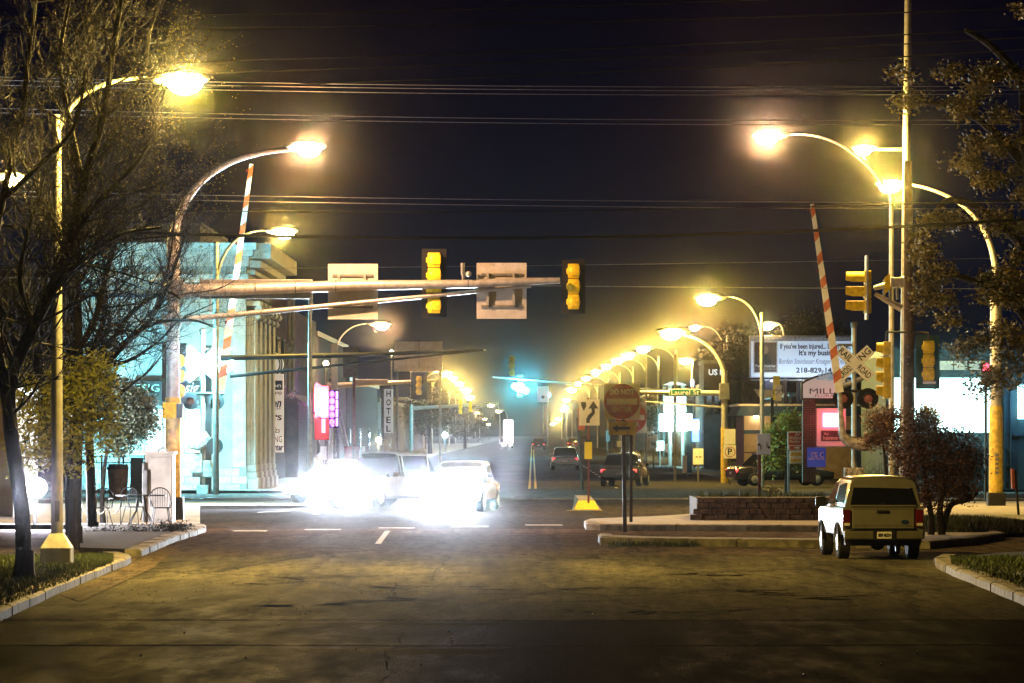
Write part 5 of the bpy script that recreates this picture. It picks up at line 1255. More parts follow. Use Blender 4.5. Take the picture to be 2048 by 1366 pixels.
MB().tube([(Xq(1809),Yq,0),(Xq(1812),Yq,Zq(500)),(Xq(1817),Yq,Zq(-120))], [m(12,Yq),m(9,Yq),m(6,Yq)], 14).build('pole', 'galv', mp, smooth=True)
MB().tube([(Xq(1752),Yq,Zq(299)),(Xq(1815),Yq,Zq(299))], [.04,.06], 8).build('lamp_arm', 'galv', mp, smooth=True)
lamp_head(mp, at(1734,301,Yq), -1, 'lens_y', YEL, PW*.7, 1.0)
MB().tube([(Xq(1822),Yq,Zq(700)),(Xq(1825.5),Yq,Zq(515))], .045, 8).build('conduit', 'galv', mp, smooth=True)
MB().box(Xq(1822), Xq(1828), Yq-.15, Yq+.1, Zq(580), Zq(548), .02).build('junction_box', 'galv', mp)
MB().tube([at(1708,600,131)+Vector((0,0,0)), at(1708,600,131)], .01, 3) if False else None
# the arched lamp with peach glow, its pole farther behind
street_lamp('street lamp glowing peach high right of centre on a long thin arm', 1783, 136, at(1783,395,136).z, (1545, 277), 'lens_p', PEA, PW*1.1, r0=.09, r1=.07, k=1.35, ctrl=at(1700,256,136))
# signal seen from the side, on bracket arms
sm = thing('signal_bracket', (Xq(1790), Yq-.4, Zq(600)), 'white bracket arms carrying the side-on yellow signal off the tall pole', 'bracket')
MB().tube([at(1748,576,Yq-.4), at(1812,560,Yq-.4)], [.07,.14], 10).build('arm', 'galv', sm, smooth=True)
MB().tube([at(1750,588,Yq-.4), at(1803,617,Yq-.4)], [.06,.11], 8).build('stay', 'galv', sm, smooth=True)
MB().box(at(1778,0,Yq).x, at(1808,0,Yq).x, Yq-.6, Yq-.3, Zq(576), Zq(556), .03).build('clamp', 'galv', sm)
for x in (1764, 1776, 1790): MB().box(at(x,0,Yq).x, at(x+5,0,Yq).x, Yq-.45, Yq-.35, Zq(600), Zq(560)).build('spacer', 'galvd', sm)
MB().prism([(at(1766,0,Yq).x, Zq(590)),(at(1777,0,Yq).x, Zq(580)),(at(1777,0,Yq).x, Zq(548)),(at(1766,0,Yq).x, Zq(556))], Yq-.62, Yq-.60).build('gusset', 'yellow', sm)
def side_signal(lab, xface, xback, ys, sec, Y, vis, grp='side-on signals at the right pole', blue=False):
    """signal head seen from the side: body slab on the right, visors pointing left"""
    r_ = thing('traffic_signal', (at(xback,0,Y).x, Y, at(0,ys[-1]+sec/2,Y).z), lab, 'traffic signal', grp)
    for i, y in enumerate(ys):
        c = at((xface+xback)/2, y, Y); w_ = m(xback-xface, Y)/2
        s_ = MB().box(c.x-w_, c.x+w_, Y-.17, Y+.17, at(0,y+sec*.48,Y).z, at(0,y-sec*.48,Y).z, .03).build('signal_section', 'yellow', r_)
        rr = m(sec*.40, Y); n = 14; b = MB(); L = m(vis, Y)
        for k in range(n+1):
            t = -math.pi*.25 + math.pi*1.5*k/n
            b.v += [(c.x-w_, Y+rr*math.cos(t), c.z+rr*math.sin(t)), (c.x-w_-L*(.62 if k in (0,n) else 1), Y+rr*math.cos(t), c.z+rr*math.sin(t))]
        for k in range(n): b.f.append((2*k, 2*k+1, 2*k+3, 2*k+2))
        b.build('visor', 'yellow', s_, smooth=True)
        MB().tube([(c.x-w_-.002, Y, c.z), (c.x-w_-m(3,Y), Y, c.z)], rr*.9, 14).build('lens', 'led_cyan' if blue and i == len(ys)-1 else 'glass', s_, smooth=True)
    return r_
s1 = side_signal('three-section yellow signal seen from the side with long visors pointing left', 1728, 1742, (555, 584, 613), 29, Yq-.4, 36)
MB().box(at(1729,0,Yq).x, at(1733,0,Yq).x, Yq-.75, Yq-.05, Zq(640), Zq(512)).build('backplate', 'galv', s1)
s2 = side_signal('narrow yellow signal lower on the wooden pole, seen edge-on with small visors', 1766, 1781, (697, 727, 755, 783), 29, Yp-.2, 13)
MB().tube([at(1772,683,Yp-.2), at(1773,664,Yp-.2), at(1812,664,Yp-.2)], .03, 8).build('bracket', 'black', s2)
s3, c_, h_ = sig_back('yellow three-section signal with dark green backplate right of the wooden pole', 1857, 681, 762, Yp-.2, 3, wide=26, grp=None, back=False)
M['bp_green'] = mat('green_black_backplate', (.02,.06,.05), .5, 0, var=.2, bump=0)
MB().box(at(1831,0,Yp).x, at(1879,0,Yp).x, Yp-.08, Yp-.065, Z(778), Z(670), .0).build('backplate', 'bp_green', s3)
MB().tube([at(1857,683,Yp-.2), at(1857,666,Yp-.2), at(1820,664,Yp-.2)], .03, 8).build('bracket', 'post', s3)
MB().box(at(1845,0,Yp).x, at(1870,0,Yp).x, Yp-.3, Yp-.1, Z(768), Z(763)).build('bottom_plate', 'white', s3)
# thick pole with yellow foot
Y = 138.0; X2 = at(1992,0,Y).x
tp = thing('street_lamp', (X2, Y, 0), 'street lamp on the thick right pole with yellow foot, arm through leaves', 'street lamp', 'street lamps')
MB().tube([(X2,Y,0),(X2,Y,at(0,578,Y).z)], [m(13.5,Y),m(11.5,Y)], 16).build('pole', 'galv', tp, smooth=True)
MB().tube([(X2,Y,.4),(X2,Y,at(0,812,Y).z)], [m(14.4,Y),m(13.6,Y)], 16).build('yellow_paint_band', 'ywpaint', tp, smooth=True)
MB().box(X2-m(18,Y), X2+m(18,Y), Y-.28, Y+.28, 0, at(0,985,Y).z, .05).build('base_cover', 'black', tp)
MB().tube(bez(at(1992,578,Y), at(1998,400,Y), at(1822,369,Y), 20), [m(7.5-.24*i,Y) for i in range(21)], 10).build('arm', 'galv', tp, smooth=True)
lamp_head(tp, at(1790,374,Y), -1, 'lens_y', YEL, PW*1.1, 1.35)
b = MB()
for k in range(5): b.box(X2-.05, X2+.07, Y-.225, Y-.218, at(0,948-9*k,Y).z, at(0,943-9*k,Y).z)
b.build('number_plate', 'galvd', tp)
ssp = thing('small_sign', (at(2036,0,120).x, 120, .1), 'small sign seen nearly edge-on on a leaning dark post at the right edge', 'sign')
MB().tube([gnd(2038,1040), at(2030,940,gnd(2038,1040).y)], .035, 8).build('post', 'post', ssp)
Y_ = gnd(2038,1040).y; MB().prism([(at(2024,0,Y_).x,at(0,977,Y_).z),(at(2030,0,Y_).x,at(0,978,Y_).z),(at(2028,0,Y_).x,at(0,938,Y_).z),(at(2023,0,Y_).x,at(0,938,Y_).z)], Y_-.06, Y_+.25).build('board', 'orange', ssp)

# ================================================================ SHOP AT THE RIGHT
Y = 186.0; X = lambda px: at(px,0,Y).x; Z = lambda py: at(0,py,Y).z
st = thing('lit_store', (X(1930), Y, 0), 'teal walled store at the right with a dazzling white-cyan lit front', 'building')
MB().box(X(1772), X(2300), Y, Y+14, 0, Z(700)).build('wall', 'teal_wall', st)
MB().box(X(1770), X(2302), Y-.3, Y+14.1, Z(712), Z(698), .03).build('parapet', 'teal_frame', st)
M['store_lit'] = glowpanel('store_front_lit', (.60, 1, .97), 6.0, lo=.7); M['upper_lit'] = glowpanel('office_window_lit', (.75,.95,.62), .9, sample=False, sc_=2.2, lo=.25)
for i, (xa, xb) in enumerate(((1782, 1812), (1815, 1868), (1871, 1924), (1927, 1980))):
    f = MB().box(X(xa)-.06, X(xb)+.06, Y-.10, Y-.001, Z(867), Z(753)).build('shop_window', 'teal_frame', st)
    MB().box(X(xa), X(xb), Y-.14, Y-.101, Z(865), Z(756)).build('pane', 'store_lit', f)
for i, (xa, xb) in enumerate(((1878, 1906), (1908, 1934), (1938, 1960), (1962, 1980))):
    f = MB().box(X(xa)-.03, X(xb)+.03, Y-.08, Y-.001, Z(742), Z(720)).build('upper_window', 'black', st)
    MB().box(X(xa), X(xb), Y-.10, Y-.081, Z(740), Z(722)).build('pane', 'upper_lit', f)
for k in range(6):
    MB().box(X(1888), X(1992)-.0, Y-.05, Y-.001, Z(975-1), Z(973-1)).build('skirting', 'teal_frame', st) if k == 0 else None
for x in (2008, 2020): MB().box(X(x), X(x)+.05, Y-.12, Y-.02, Z(975), Z(775)).build('mullion', 'teal_frame', st)
for k in range(6): MB().box(X(2008), X(2020), Y-.11, Y-.03, Z(800+33*k), Z(800+33*k)+.05).build('transom', 'teal_frame', st)
MB().box(X(2026), X(2300), Y-.2, Y-.01, Z(872), Z(866)).build('ledge', 'teal_frame', st)
M['store_blue'] = glowpanel('store_blue_sign', (.35,.75,1), 8, lo=.7)
bs = MB().box(X(2034), X(2075), Y-.4, Y-.2, Z(838), Z(770), .03).build('blue_lit_sign', 'store_blue', st)
lamp_light('shop_light', (X(1880), Y-1.2, Z(800)), (.45,1,.95), 2200, st, .8, 'AREA', (R(-90), 0, 0)).data.size = 4.5
lamp_light('shop_light', (X(2055), Y-1.5, Z(805)), (.2,.5,1), 500, st, .5)
rl = thing('red_signal', at(1972, 735, 150), 'small round red light showing between leaves beside the thick pole', 'traffic signal')
MB().box(rl.location.x-.17, rl.location.x+.17, 150, 150.2, rl.location.z-.6, rl.location.z+.25, .03).build('housing', 'black', rl)
MB().ball(rl.location+Vector((0,-.01,0)), (.14,.06,.14), 12, 6).build('lens', 'led_red', rl, smooth=True)
MB().tube([rl.location+Vector((0,.1,-.6)), (rl.location.x,150.1,0)], .05, 8).build('post', 'black', rl)
# forecourt signs near the blossom shrub
for i, x in enumerate((1762, 1768)):
    pass

# ================================================================ PICKUP TRUCK
def pickup(px, py, yaw, k):
    p = gnd(px, py); r_ = thing('pickup_truck', p, 'beige pickup truck with a matching cargo topper parked at the right', 'pickup truck', rz=yaw, local=True, scale=k)
    W = .86
    def loft(stations, name, mt, parent=r_, smooth=True, close=True):     # stations: (y, [(x,z)...] right half outline bottom to top)
        b = MB(); n = None
        for y, prof in stations:
            ring = [(x, y, z) for x, z in prof] + [(-x, y, z) for x, z in prof[::-1]]; n = len(ring); b.v += ring
        for i in range(len(stations)-1):
            for q in range(n): b.f.append((i*n+q, i*n+(q+1) % n, (i+1)*n+(q+1) % n, (i+1)*n+q))
        b.f.append(tuple(range(n))); b.f.append(tuple((len(stations)-1)*n + q for q in range(n)))
        return b.build(name, mt, parent, smooth=smooth)
    side = lambda w_, zb, zt: [(w_-.10, zb), (w_-.02, zb+.05), (w_, zb+.28), (w_-.012, zb+.36), (w_-.005, zt-.07), (w_-.03, zt-.012), (w_-.07, zt)]
    loft([(0, side(W,.48,1.12)), (1.0, side(W,.48,1.12)), (3.4, side(W,.46,1.10)), (4.7, side(W-.01,.46,1.06)), (4.95, side(W-.06,.5,.98))], 'body', 'truck')
    # topper: sides, roof and rear hatch
    top_ = lambda w0, w1, z0, z1: [(w0, z0), (w0-.01, z0+.05), (w1+.02, z1-.09), (w1-.03, z1-.03), (w1-.16, z1-.005), (w1-.5, z1+.018)]
    loft([(.02, top_(.80,.66,1.12,1.70)), (.14, top_(.81,.675,1.12,1.745)), (1.9, top_(.81,.68,1.12,1.76))], 'topper', 'truck')
    loft([(1.96, top_(.80,.60,1.12,1.70)), (2.4, top_(.80,.62,1.12,1.74)), (3.1, top_(.80,.60,1.10,1.70)), (3.75, [(.78,1.06),(.775,1.08),(.74,1.12),(.72,1.13),(.65,1.14),(.4,1.15)])], 'cab', 'truck')
    hatch = MB().add([(-.69,-.012,1.165),(.69,-.012,1.165),(.60,.03,1.64),(.48,.035,1.665),(-.48,.035,1.665),(-.60,.03,1.64),(-.69,.012,1.165),(.69,.012,1.165),(.60,.054,1.64),(.48,.06,1.665),(-.48,.06,1.665),(-.60,.054,1.64)],
        [(0,1,2,3,4,5),(11,10,9,8,7,6)] + [(i,i+6,(i+1)%6+6,(i+1)%6) for i in range(6)]).build('rear_window', 'glass', r_)
    MB().box(-.05,.05,-.035,-.008,1.18,1.21,.008).build('hatch_latch', 'black', hatch)
    MB().box(-.70,.70,-.03,.0,1.125,1.16,.008).build('hatch_rail', 'truck', r_)
    for s_ in (-1, 1):
        b = MB(); b.add([(s_*.812,.3,1.2),(s_*.812,1.7,1.2),(s_*.705,1.65,1.62),(s_*.705,.38,1.62)], [(0,1,2,3)]); b.build('side_window', 'glass', r_)
        b = MB(); b.add([(s_*.806,2.1,1.17),(s_*.806,3.35,1.15),(s_*.66,2.95,1.60),(s_*.655,2.15,1.62)], [(0,1,2,3)]); b.build('door_window', 'glass', r_)
    tg = MB().box(-.66,.66,-.045,.0,.66,1.105,.02).build('tailgate', 'truck', r_)
    MB().box(-.60,.60,-.052,-.046,.72,.735).build('crease', 'truck_dark', tg); MB().box(-.655,.655,-.056,-.04,1.075,1.10,.008).build('top_lip', 'truck', tg)
    hd = MB().box(-.14,.12,-.064,-.045,.985,1.05,.008).build('handle', 'black', tg); MB().box(-.10,.08,-.085,-.065,1.01,1.03,.006).build('grip', 'chrome', hd)
    b = MB(); b.v = []; n = 20; e = MB().disc((.46,0,.80), .04, -.056, -.046, n)
    e.v = [(.46+(x-.46)*1.8, y, z) for x, y, z in e.v]; M['oval'] = M.get('oval') or mat('blue_oval_emblem', (.02,.05,.18), .3, .2, bump=0); e.build('emblem', 'oval', tg)
    e = MB().disc((.46,0,.80), .047, -.050, -.0455, n); e.v = [(.46+(x-.46)*1.8, y, z) for x, y, z in e.v]; e.build('emblem_rim', 'chrome', tg)
    for s_ in (-1, 1):
        t_ = MB().box(s_*.77-.085,s_*.77+.085,-.06,.05,.70,1.06,.02).build('tail_light', 'taillens', r_)
        MB().box(s_*.77-.065,s_*.77+.065,-.068,-.055,.72,.78,.006).build('reversing_lens', 'whpaint', t_)
    bp_ = MB().box(-.84,.84,-.22,-.02,.44,.62,.035).build('rear_bumper', 'truck_dark', r_)
    MB().box(-.72,.72,-.215,-.04,.622,.634).build('step_pad', 'black', bp_)
    MB().box(-.24,.24,-.235,-.215,.42,.63,.01).build('plate_recess', 'black', bp_)
    pl = MB().box(-.155,.155,-.245,-.235,.455,.60,.006).build('license_plate', 'white', r_)
    text('809 MZH', .10, 'dark_text', pl, (0,0,0), width=.26, bold=.002)
    pl.children[0].location = (.0, -.247, .525)
    MB().box(-.80,.80,.0,.25,.30,.46,.02).build('underbody', 'black', r_)
    b = MB(); b.tube([(-.7,.95,.34),(.7,.95,.34)], .05, 8); b.ball((.0,.95,.33), (.17,.2,.15), 12, 8); b.build('rear_axle', 'black', r_, smooth=True)
    MB().tube([(.42,.3,.33),(.42,-.08,.30)], .03, 8).build('exhaust', 'galvd', r_); MB().box(.28,.36,.1,.2,.18,.34).build('spare_bracket', 'black', r_)
    for (y, nm) in ((.95,0),(4.05,1)):
        for s_ in (-1, 1):
            w_ = thing('wheel_tmp', (0,0,0), '', '') if False else None
            wb_ = MB().tube([(s_*.62,y,.35),(s_*.65,y,.35),(s_*.83,y,.35),(s_*.86,y,.35)], [.32,.352,.352,.32], 24).build('tyre', 'tyre', r_, smooth=True)
            MB().tube([(s_*.84,y,.35),(s_*.872,y,.35)], [.20,.17], 16).build('rim', 'galv', wb_, smooth=True)
            arch_ = MB(); n = 12
            for q in range(n+1):
                t = math.pi*q/n
                for rr, xx in ((.37, W-.03), (.45, W+.03), (.40, W+.02)): arch_.v.append((s_*xx, y+rr*math.cos(t), .36+rr*math.sin(t)))
            for q in range(n):
                for z_ in range(2): arch_.f.append((3*q+z_, 3*q+z_+1, 3*q+z_+4, 3*q+z_+3))
            arch_.build('wheel_arch', 'truck_dark', r_, smooth=True)
    for s_ in (-1, 1):
        MB().box(s_*.98-.11,s_*.98+.11,3.05,3.18,1.08,1.30,.035).build('mirror', 'black', r_)
        MB().box(s_*.86-.05,s_*.86+.05,3.08,3.14,1.12,1.18).build('mirror_arm', 'black', r_)
        MB().box(s_*.862-.004,s_*.862+.004,2.25,2.42,.93,.97).build('door_handle', 'black', r_)
    return r_
pickup(1766, 1120, R(2.6), .89)

# ================================================================ CARS
def car(label, pos, yaw, paint, h=1.45, L=4.6, lights='front', kind='car', k=1.0, grp=None, power=0, brake=False):
    """a small hatch or saloon: x across, nose towards +y"""
    r_ = thing('parked_car' if False else 'car', pos, label, kind, grp, rz=yaw, local=True, scale=k)
    W = .88; suv = h > 1.55
    zb, zh = .28, (.98 if suv else .86)
    def ring(w_, z0, z1): return [(w_-.12, z0), (w_-.02, z0+.08), (w_, z0+.30), (w_-.02, z1-.10), (w_-.07, z1-.02), (w_-.25, z1+.01)]
    def loft(sts, name, mt, parent):
        b = MB()
        for y, pr in sts: b.v += [(x, y, z) for x, z in pr] + [(-x, y, z) for x, z in pr[::-1]]
        n = len(sts[0][1])*2
        for i in range(len(sts)-1):
            for q in range(n): b.f.append((i*n+q, i*n+(q+1) % n, (i+1)*n+(q+1) % n, (i+1)*n+q))
        b.f.append(tuple(range(n))); b.f.append(tuple((len(sts)-1)*n + q for q in range(n)))
        return b.build(name, mt, parent, smooth=True)
    h2 = L/2
    loft([(-h2, ring(W-.12,.40,zh-.12)), (-h2+.18, ring(W-.03,zb,zh)), (-h2+1.2, ring(W,zb,zh+.04)), (h2-1.6, ring(W,zb,zh+.02)), (h2-.9, ring(W-.01,zb,zh-.08)), (h2-.2, ring(W-.06,zb,zh-.20)), (h2, ring(W-.16,.34,zh-.30))], 'body', paint, r_)
    a0 = -h2+.25 if suv else -h2+.75
    gh = loft([(a0, [(.78,zh),(.77,zh+.02),(.76,zh+.05),(.74,zh+.06),(.7,zh+.07),(.5,zh+.07)]), (a0+.45, [(.80,zh),(.74,zh+.2),(.66,h-.12),(.62,h-.05),(.55,h-.02),(.3,h)]), (h2-2.2, [(.80,zh),(.74,zh+.2),(.66,h-.10),(.62,h-.04),(.55,h-.01),(.3,h+.01)]), (h2-1.25, [(.80,zh-.02),(.79,zh),(.78,zh+.02),(.76,zh+.03),(.7,zh+.04),(.5,zh+.04)])], 'cabin', 'glass', r_)
    loft([(a0+.42, [(.67,h-.12),(.665,h-.10),(.655,h-.06),(.62,h-.025),(.55,h+.008),(.3,h+.02)]), (h2-2.15, [(.67,h-.10),(.665,h-.08),(.655,h-.05),(.62,h-.015),(.55,h+.018),(.3,h+.03)])], 'roof', paint, r_)
    for s_ in (-1, 1):
        for y0, y1 in ((a0+.45, a0+.52), (-.1, -.02), (h2-2.25, h2-2.18)):
            MB().add([(s_*.805,y0,zh),(s_*.805,y1,zh),(s_*.668,y1,h-.08),(s_*.668,y0,h-.08)], [(0,1,2,3)]).build('pillar', paint, r_)
        MB().box(s_*.93-.07,s_*.93+.07,h2-1.75,h2-1.6,zh+.02,zh+.16,.03).build('mirror', paint, r_)
        for y in (-h2+.85, h2-.85):
            t_ = MB().tube([(s_*.66,y,.31),(s_*.69,y,.31),(s_*.87,y,.31),(s_*.89,y,.31)], [.28,.31,.31,.28], 20).build('tyre', 'tyre', r_, smooth=True)
            MB().tube([(s_*.875,y,.31),(s_*.90,y,.31)], [.19,.16], 14).build('rim', 'galv', t_, smooth=True)
        MB().ball((s_*.62, h2-.10, zh-.30), (.17,.10,.085), 12, 6).build('headlight', 'head_on' if lights == 'front' else 'glass', r_, smooth=True)
        MB().box(s_*.66-.12,s_*.66+.12,-h2-.03+.05,-h2+.12,zh-.24,zh-.10,.02).build('tail_light', 'tail_on' if lights in ('rear','front') else 'taillens', r_)
        if power: lamp_light('headlight_beam', (s_*.62, h2+.12, zh-.30), (.80,.90,1), power, r_, .07, 'SPOT', (R(110), 0, 0), 100, 1.0)
    MB().box(-.42,.42,h2-.05,h2+.0,.40,.56,.01).build('grille', 'black', r_)
    MB().box(-.16,.16,-h2-.02+.02,-h2+.05,.52,.64,.006).build('license_plate', 'white', r_)
    return r_
def cg(px, py): p = gnd(px, py); return p
car('white car turning in the middle of the junction with both headlights dazzling', cg(925, 1021), R(172), 'car_white', power=85000, lights='front', h=1.5)
car('pale silver van-like car behind the white one, headlights blazing toward the left', cg(765, 1014), R(150), 'car_silver', h=1.75, power=130000, lights='front', L=4.7)
car('low white car half hidden at the left of the headlight glare', cg(690, 1006), R(140), 'car_white', power=100000, lights='front')
car('dark car crossing behind the keep right sign with red tail lights lit', cg(1250, 972), R(-8), 'car_dark', lights='rear')
car('dark car seen side-on far behind the golden bush, one red tail light lit', cg(1560, 972), R(-75), 'car_dark', lights='rear', h=1.45)
car('silver car driving away down the right lane beyond the crossing', cg(1130, 940), R(0), 'car_silver', lights='rear')
car('distant dark car driving away down the long street with red lights', cg(1077, 899), R(0), 'car_dark', lights='rear', grp=None)
car('distant car coming toward the camera in the left lane, headlights on', cg(1014, 896), R(180), 'car_white', lights='front', power=6000)
car('far car at the kerb of the long street with red lights, right of the others', cg(1146, 896), R(0), 'car_red', lights='rear')
M['lowtail'] = M['tail_on']

# ================================================================ FAR SIGNALS AND SIGNS DOWN THE STREET
# dark unlit arm crossing in front of the corner building
Y = 171.0; da = thing('dark_signal_arm', at(436,715,Y), 'long unlit black double signal arm crossing the pale facade and shop signs', 'signal arm')
MB().tube([at(440,716,Y-.3), at(700,710,Y-.3), at(967,700,Y-.3)], [m(5.5,Y),m(5,Y),m(2.8,Y)], 10).build('mast_arm', 'black', da, smooth=True)
MB().tube([at(460,753,Y-.3), at(940,703,Y-.3)], [m(3.4,Y),m(1.6,Y)], 8).build('brace', 'black', da, smooth=True)
MB().tube([at(967,700,Y-.3), at(972,700,Y-.3)], m(1.2,Y), 8).build('tip', 'galv', da, smooth=True)
tl = thing('blue_lit_pole', (at(620,0,166).x, 166, 0), 'slim steel pole shining pale blue between the grey brick shop and the pink neon', 'pole')
MB().tube([tl.location, (tl.location.x, 166, at(0,600,166).z)], [m(5,166),m(3.5,166)], 12).build('pole', 'galv', tl, smooth=True)
MB().tube([(tl.location.x,166,at(0,601,166).z),(tl.location.x+m(-14,166),166,at(0,598,166).z)], .03, 6).build('cap_arm', 'galvd', tl)
MB().tube([(tl.location.x,166,at(0,603,166).z),(tl.location.x+m(8,166),166,at(0,607,166).z)], .03, 6).build('cap_arm', 'galvd', tl)
# big sign seen from behind in the left distance
Y = 300.0
def far_arm(lab, pxp, Y, yarm, x1, y1, base=True, r=(6,3), mt='galv'):
    r_ = thing('signal_mast', (at(pxp,0,Y).x, Y, 0), lab, 'signal mast')
    MB().tube([(at(pxp,0,Y).x,Y,0),(at(pxp,0,Y).x,Y,at(0,yarm-8,Y).z)], m(4.5,Y), 10).build('pole', mt, r_, smooth=True)
    MB().tube([at(pxp,yarm,Y), at(x1,y1,Y)], [m(r[0],Y), m(r[1],Y)], 10).build('mast_arm', mt, r_, smooth=True)
    return r_
f1 = far_arm('lit signal arm beyond the pink neon carrying a small signal', 655, 299, 772, 872, 761)
MB().box(at(706,0,298.7).x, at(776,0,298.7).x, 298.5, 298.8, at(0,770,299).z, at(0,759,299).z, .03).build('sign_box', 'alu', f1)
sig_back('small signal with lit yellow sections on the lit arm beyond the pink neon', 838, 752, 790, 298.5, 3, wide=12, grp=None)
f2 = far_arm('farther lit signal arm with two small signals, left of centre', 822, 430, 817, 998, 806, r=(4,2))
sig_back('left of two tiny yellow signals on the farther lit arm', 921, 800, 828, 429, 3, wide=8, grp=None, back=False); sig_back('right of two tiny yellow signals on the farther lit arm', 941, 803, 824, 429, 3, wide=6, grp=None, back=False)
sgb = thing('road_sign', (at(836,0,310).x, 310, 0), 'large grey road sign back on two posts under the left distant lamps', 'sign')
MB().box(at(788,0,310).x, at(838,0,310).x-.02, 310, 310.05, at(0,743,310).z, at(0,683,310).z, .02).build('panel', 'alu', sgb)
MB().box(at(838,0,310).x+.02, at(885,0,310).x, 310, 310.05, at(0,743,310).z, at(0,683,310).z, .02).build('panel', 'alu', sgb)
for x in (794, 880): MB().tube([(at(x,0,310).x,310.1,0),(at(x,0,310).x,310.1,at(0,700,310).z)], m(2.5,310), 8).build('post', 'galvd', sgb, smooth=True)
sgb = thing('road_sign', (at(700,0,270).x, 270, 0), 'smaller grey sign back left of the large one, beside the lamp arm', 'sign')
MB().box(at(686,0,270).x, at(717,0,270).x, 270, 270.04, at(0,755,270).z, at(0,694,270).z, .02).build('panel', 'galvd', sgb)
MB().tube([(at(708,0,270).x,270.1,0),(at(708,0,270).x,270.1,at(0,750,270).z)], m(3,270), 8).build('post', 'rust', sgb, smooth=True)
wvs = thing('vertical_board', (at(670,0,262).x, 262, 0), 'tall narrow pale board with dark marks above the purple neon', 'sign')
MB().box(at(663,0,262).x, at(675,0,262).x, 262, 262.3, at(0,830,262).z, at(0,686,262).z, .02).build('board', 'alu', wvs)
for k in range(5): MB().box(at(657,0,262).x, at(662,0,262).x, 262.0, 262.2, at(0,716+12*k,262).z, at(0,709+12*k,262).z).build('mark', 'galvd', wvs)
MB().tube([(at(669,0,262).x,262.4,0),(at(669,0,262).x,262.4,at(0,700,262).z)], .09, 8).build('post', 'galvd', wvs)
# neon signs
M['pink'] = glowpanel('pink_neon_face', (1,.25,.62), 9, lo=.6); M['redneon'] = emat('red_neon', (1,.06,.05), 6); M['purple'] = emat('purple_neon', (.45,.08,1), 5); M['mauve'] = emat('mauve_neon_tube', (.75,.35,1), 5)
Y = 236.0
ps = thing('pink_neon_sign', (at(641,0,Y).x, Y, 0), 'dazzling pink neon sign with red rim projecting over the pavement', 'neon sign')
MB().box(at(628,0,Y).x, at(657,0,Y).x, Y+.05, Y+.3, at(0,836,Y).z, at(0,772,Y).z, .05).build('red_box', 'redneon', ps)
MB().box(at(631,0,Y).x, at(654,0,Y).x, Y-.02, Y+.04, at(0,832,Y).z, at(0,779,Y).z, .03).build('pink_face', 'pink', ps)
MB().prism([(at(628,0,Y).x,at(0,772,Y).z),(at(633,0,Y).x,at(0,765,Y).z),(at(644,0,Y).x,at(0,772,Y).z)], Y+.06, Y+.25).build('crest', 'redneon', ps)
MB().box(at(629,0,Y).x, at(658,0,Y).x, Y, Y+.35, at(0,880,Y).z, at(0,838,Y).z, .04).build('lower_box', 'red', ps)
MB().box(at(643,0,Y).x, at(651,0,Y).x, Y-.03, Y-.001, at(0,866,Y).z, at(0,838,Y).z, .02).build('red_tube', 'redneon', ps)
MB().tube([(at(652,0,Y).x,Y+.2,0),(at(652,0,Y).x,Y+.2,at(0,880,Y).z)], .1, 8).build('post', 'galvd', ps)
lamp_light('neon_light', (at(642,0,Y).x, Y-.8, at(0,805,Y).z), (1,.2,.5), 2600, ps, .3)
Y = 240.0
vs = thing('purple_neon_sign', (at(668,0,Y).x, Y, 0), 'tall purple neon letters sign right beside the pink one', 'neon sign')
for k in range(5): MB().ball((at(664,0,Y).x, Y, at(0,788+14*k,Y).z), (.14,.08,.17), 10, 6).build('letter_blob', 'purple', vs)
for k in range(4): MB().box(at(672,0,Y).x, at(675.5,0,Y).x, Y-.05, Y+.05, at(0,798+18*k,Y).z, at(0,783+18*k,Y).z, .02).build('tube', 'mauve', vs)
MB().ball((at(665,0,Y).x, Y, at(0,851,Y).z), (.09,.06,.08), 10, 6).build('dot', 'purple', vs)
MB().box(at(657,0,Y).x, at(677,0,Y).x, Y+.1, Y+.3, at(0,856,Y).z, at(0,780,Y).z).build('backing', 'black', vs)
MB().tube([(at(676,0,Y).x,Y+.2,0),(at(676,0,Y).x,Y+.2,at(0,850,Y).z)], .07, 8).build('post', 'galvd', vs)
lamp_light('neon_light', (at(668,0,Y).x, Y-.8, at(0,815,Y).z), (.5,.1,1), 700, vs, .3)
aw = thing('sloping_strut', at(690,892,242), 'pair of pale slanting struts below the purple neon', 'strut')
for dx in (0, 6): MB().tube([at(673+dx,818,242), at(690+dx,892,242)], .06, 8).build('strut', 'alu', aw)
Y = 255.0
ht = thing('hotel_sign', (at(778,0,Y).x, Y, 0), 'vertical white HOTEL sign with dark letters above the headlight glare', 'sign')
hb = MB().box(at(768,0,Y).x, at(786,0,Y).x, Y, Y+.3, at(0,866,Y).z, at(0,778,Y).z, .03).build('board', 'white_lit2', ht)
for k, ch_ in enumerate('HOTEL'): text(ch_, .5, 'dark_text', hb, (at(777,0,Y).x, Y-.006, at(0,788+17.5*k,Y).z), width=m(9,Y), bold=.012)
MB().box(at(768,0,Y).x, at(781,0,Y).x, Y, Y+.3, at(0,880,Y).z, at(0,868,Y).z, .03).build('foot_board', 'alu', ht)
MB().tube([(at(765,0,Y).x,Y+.2,0),(at(765,0,Y).x,Y+.2,at(0,778,Y).z)], .08, 8).build('post', 'galvd', ht)
sd = thing('red_white_hoarding', (at(712,0,250).x, 250, 0), 'red and white hoarding panels above the left part of the glare', 'hoarding')
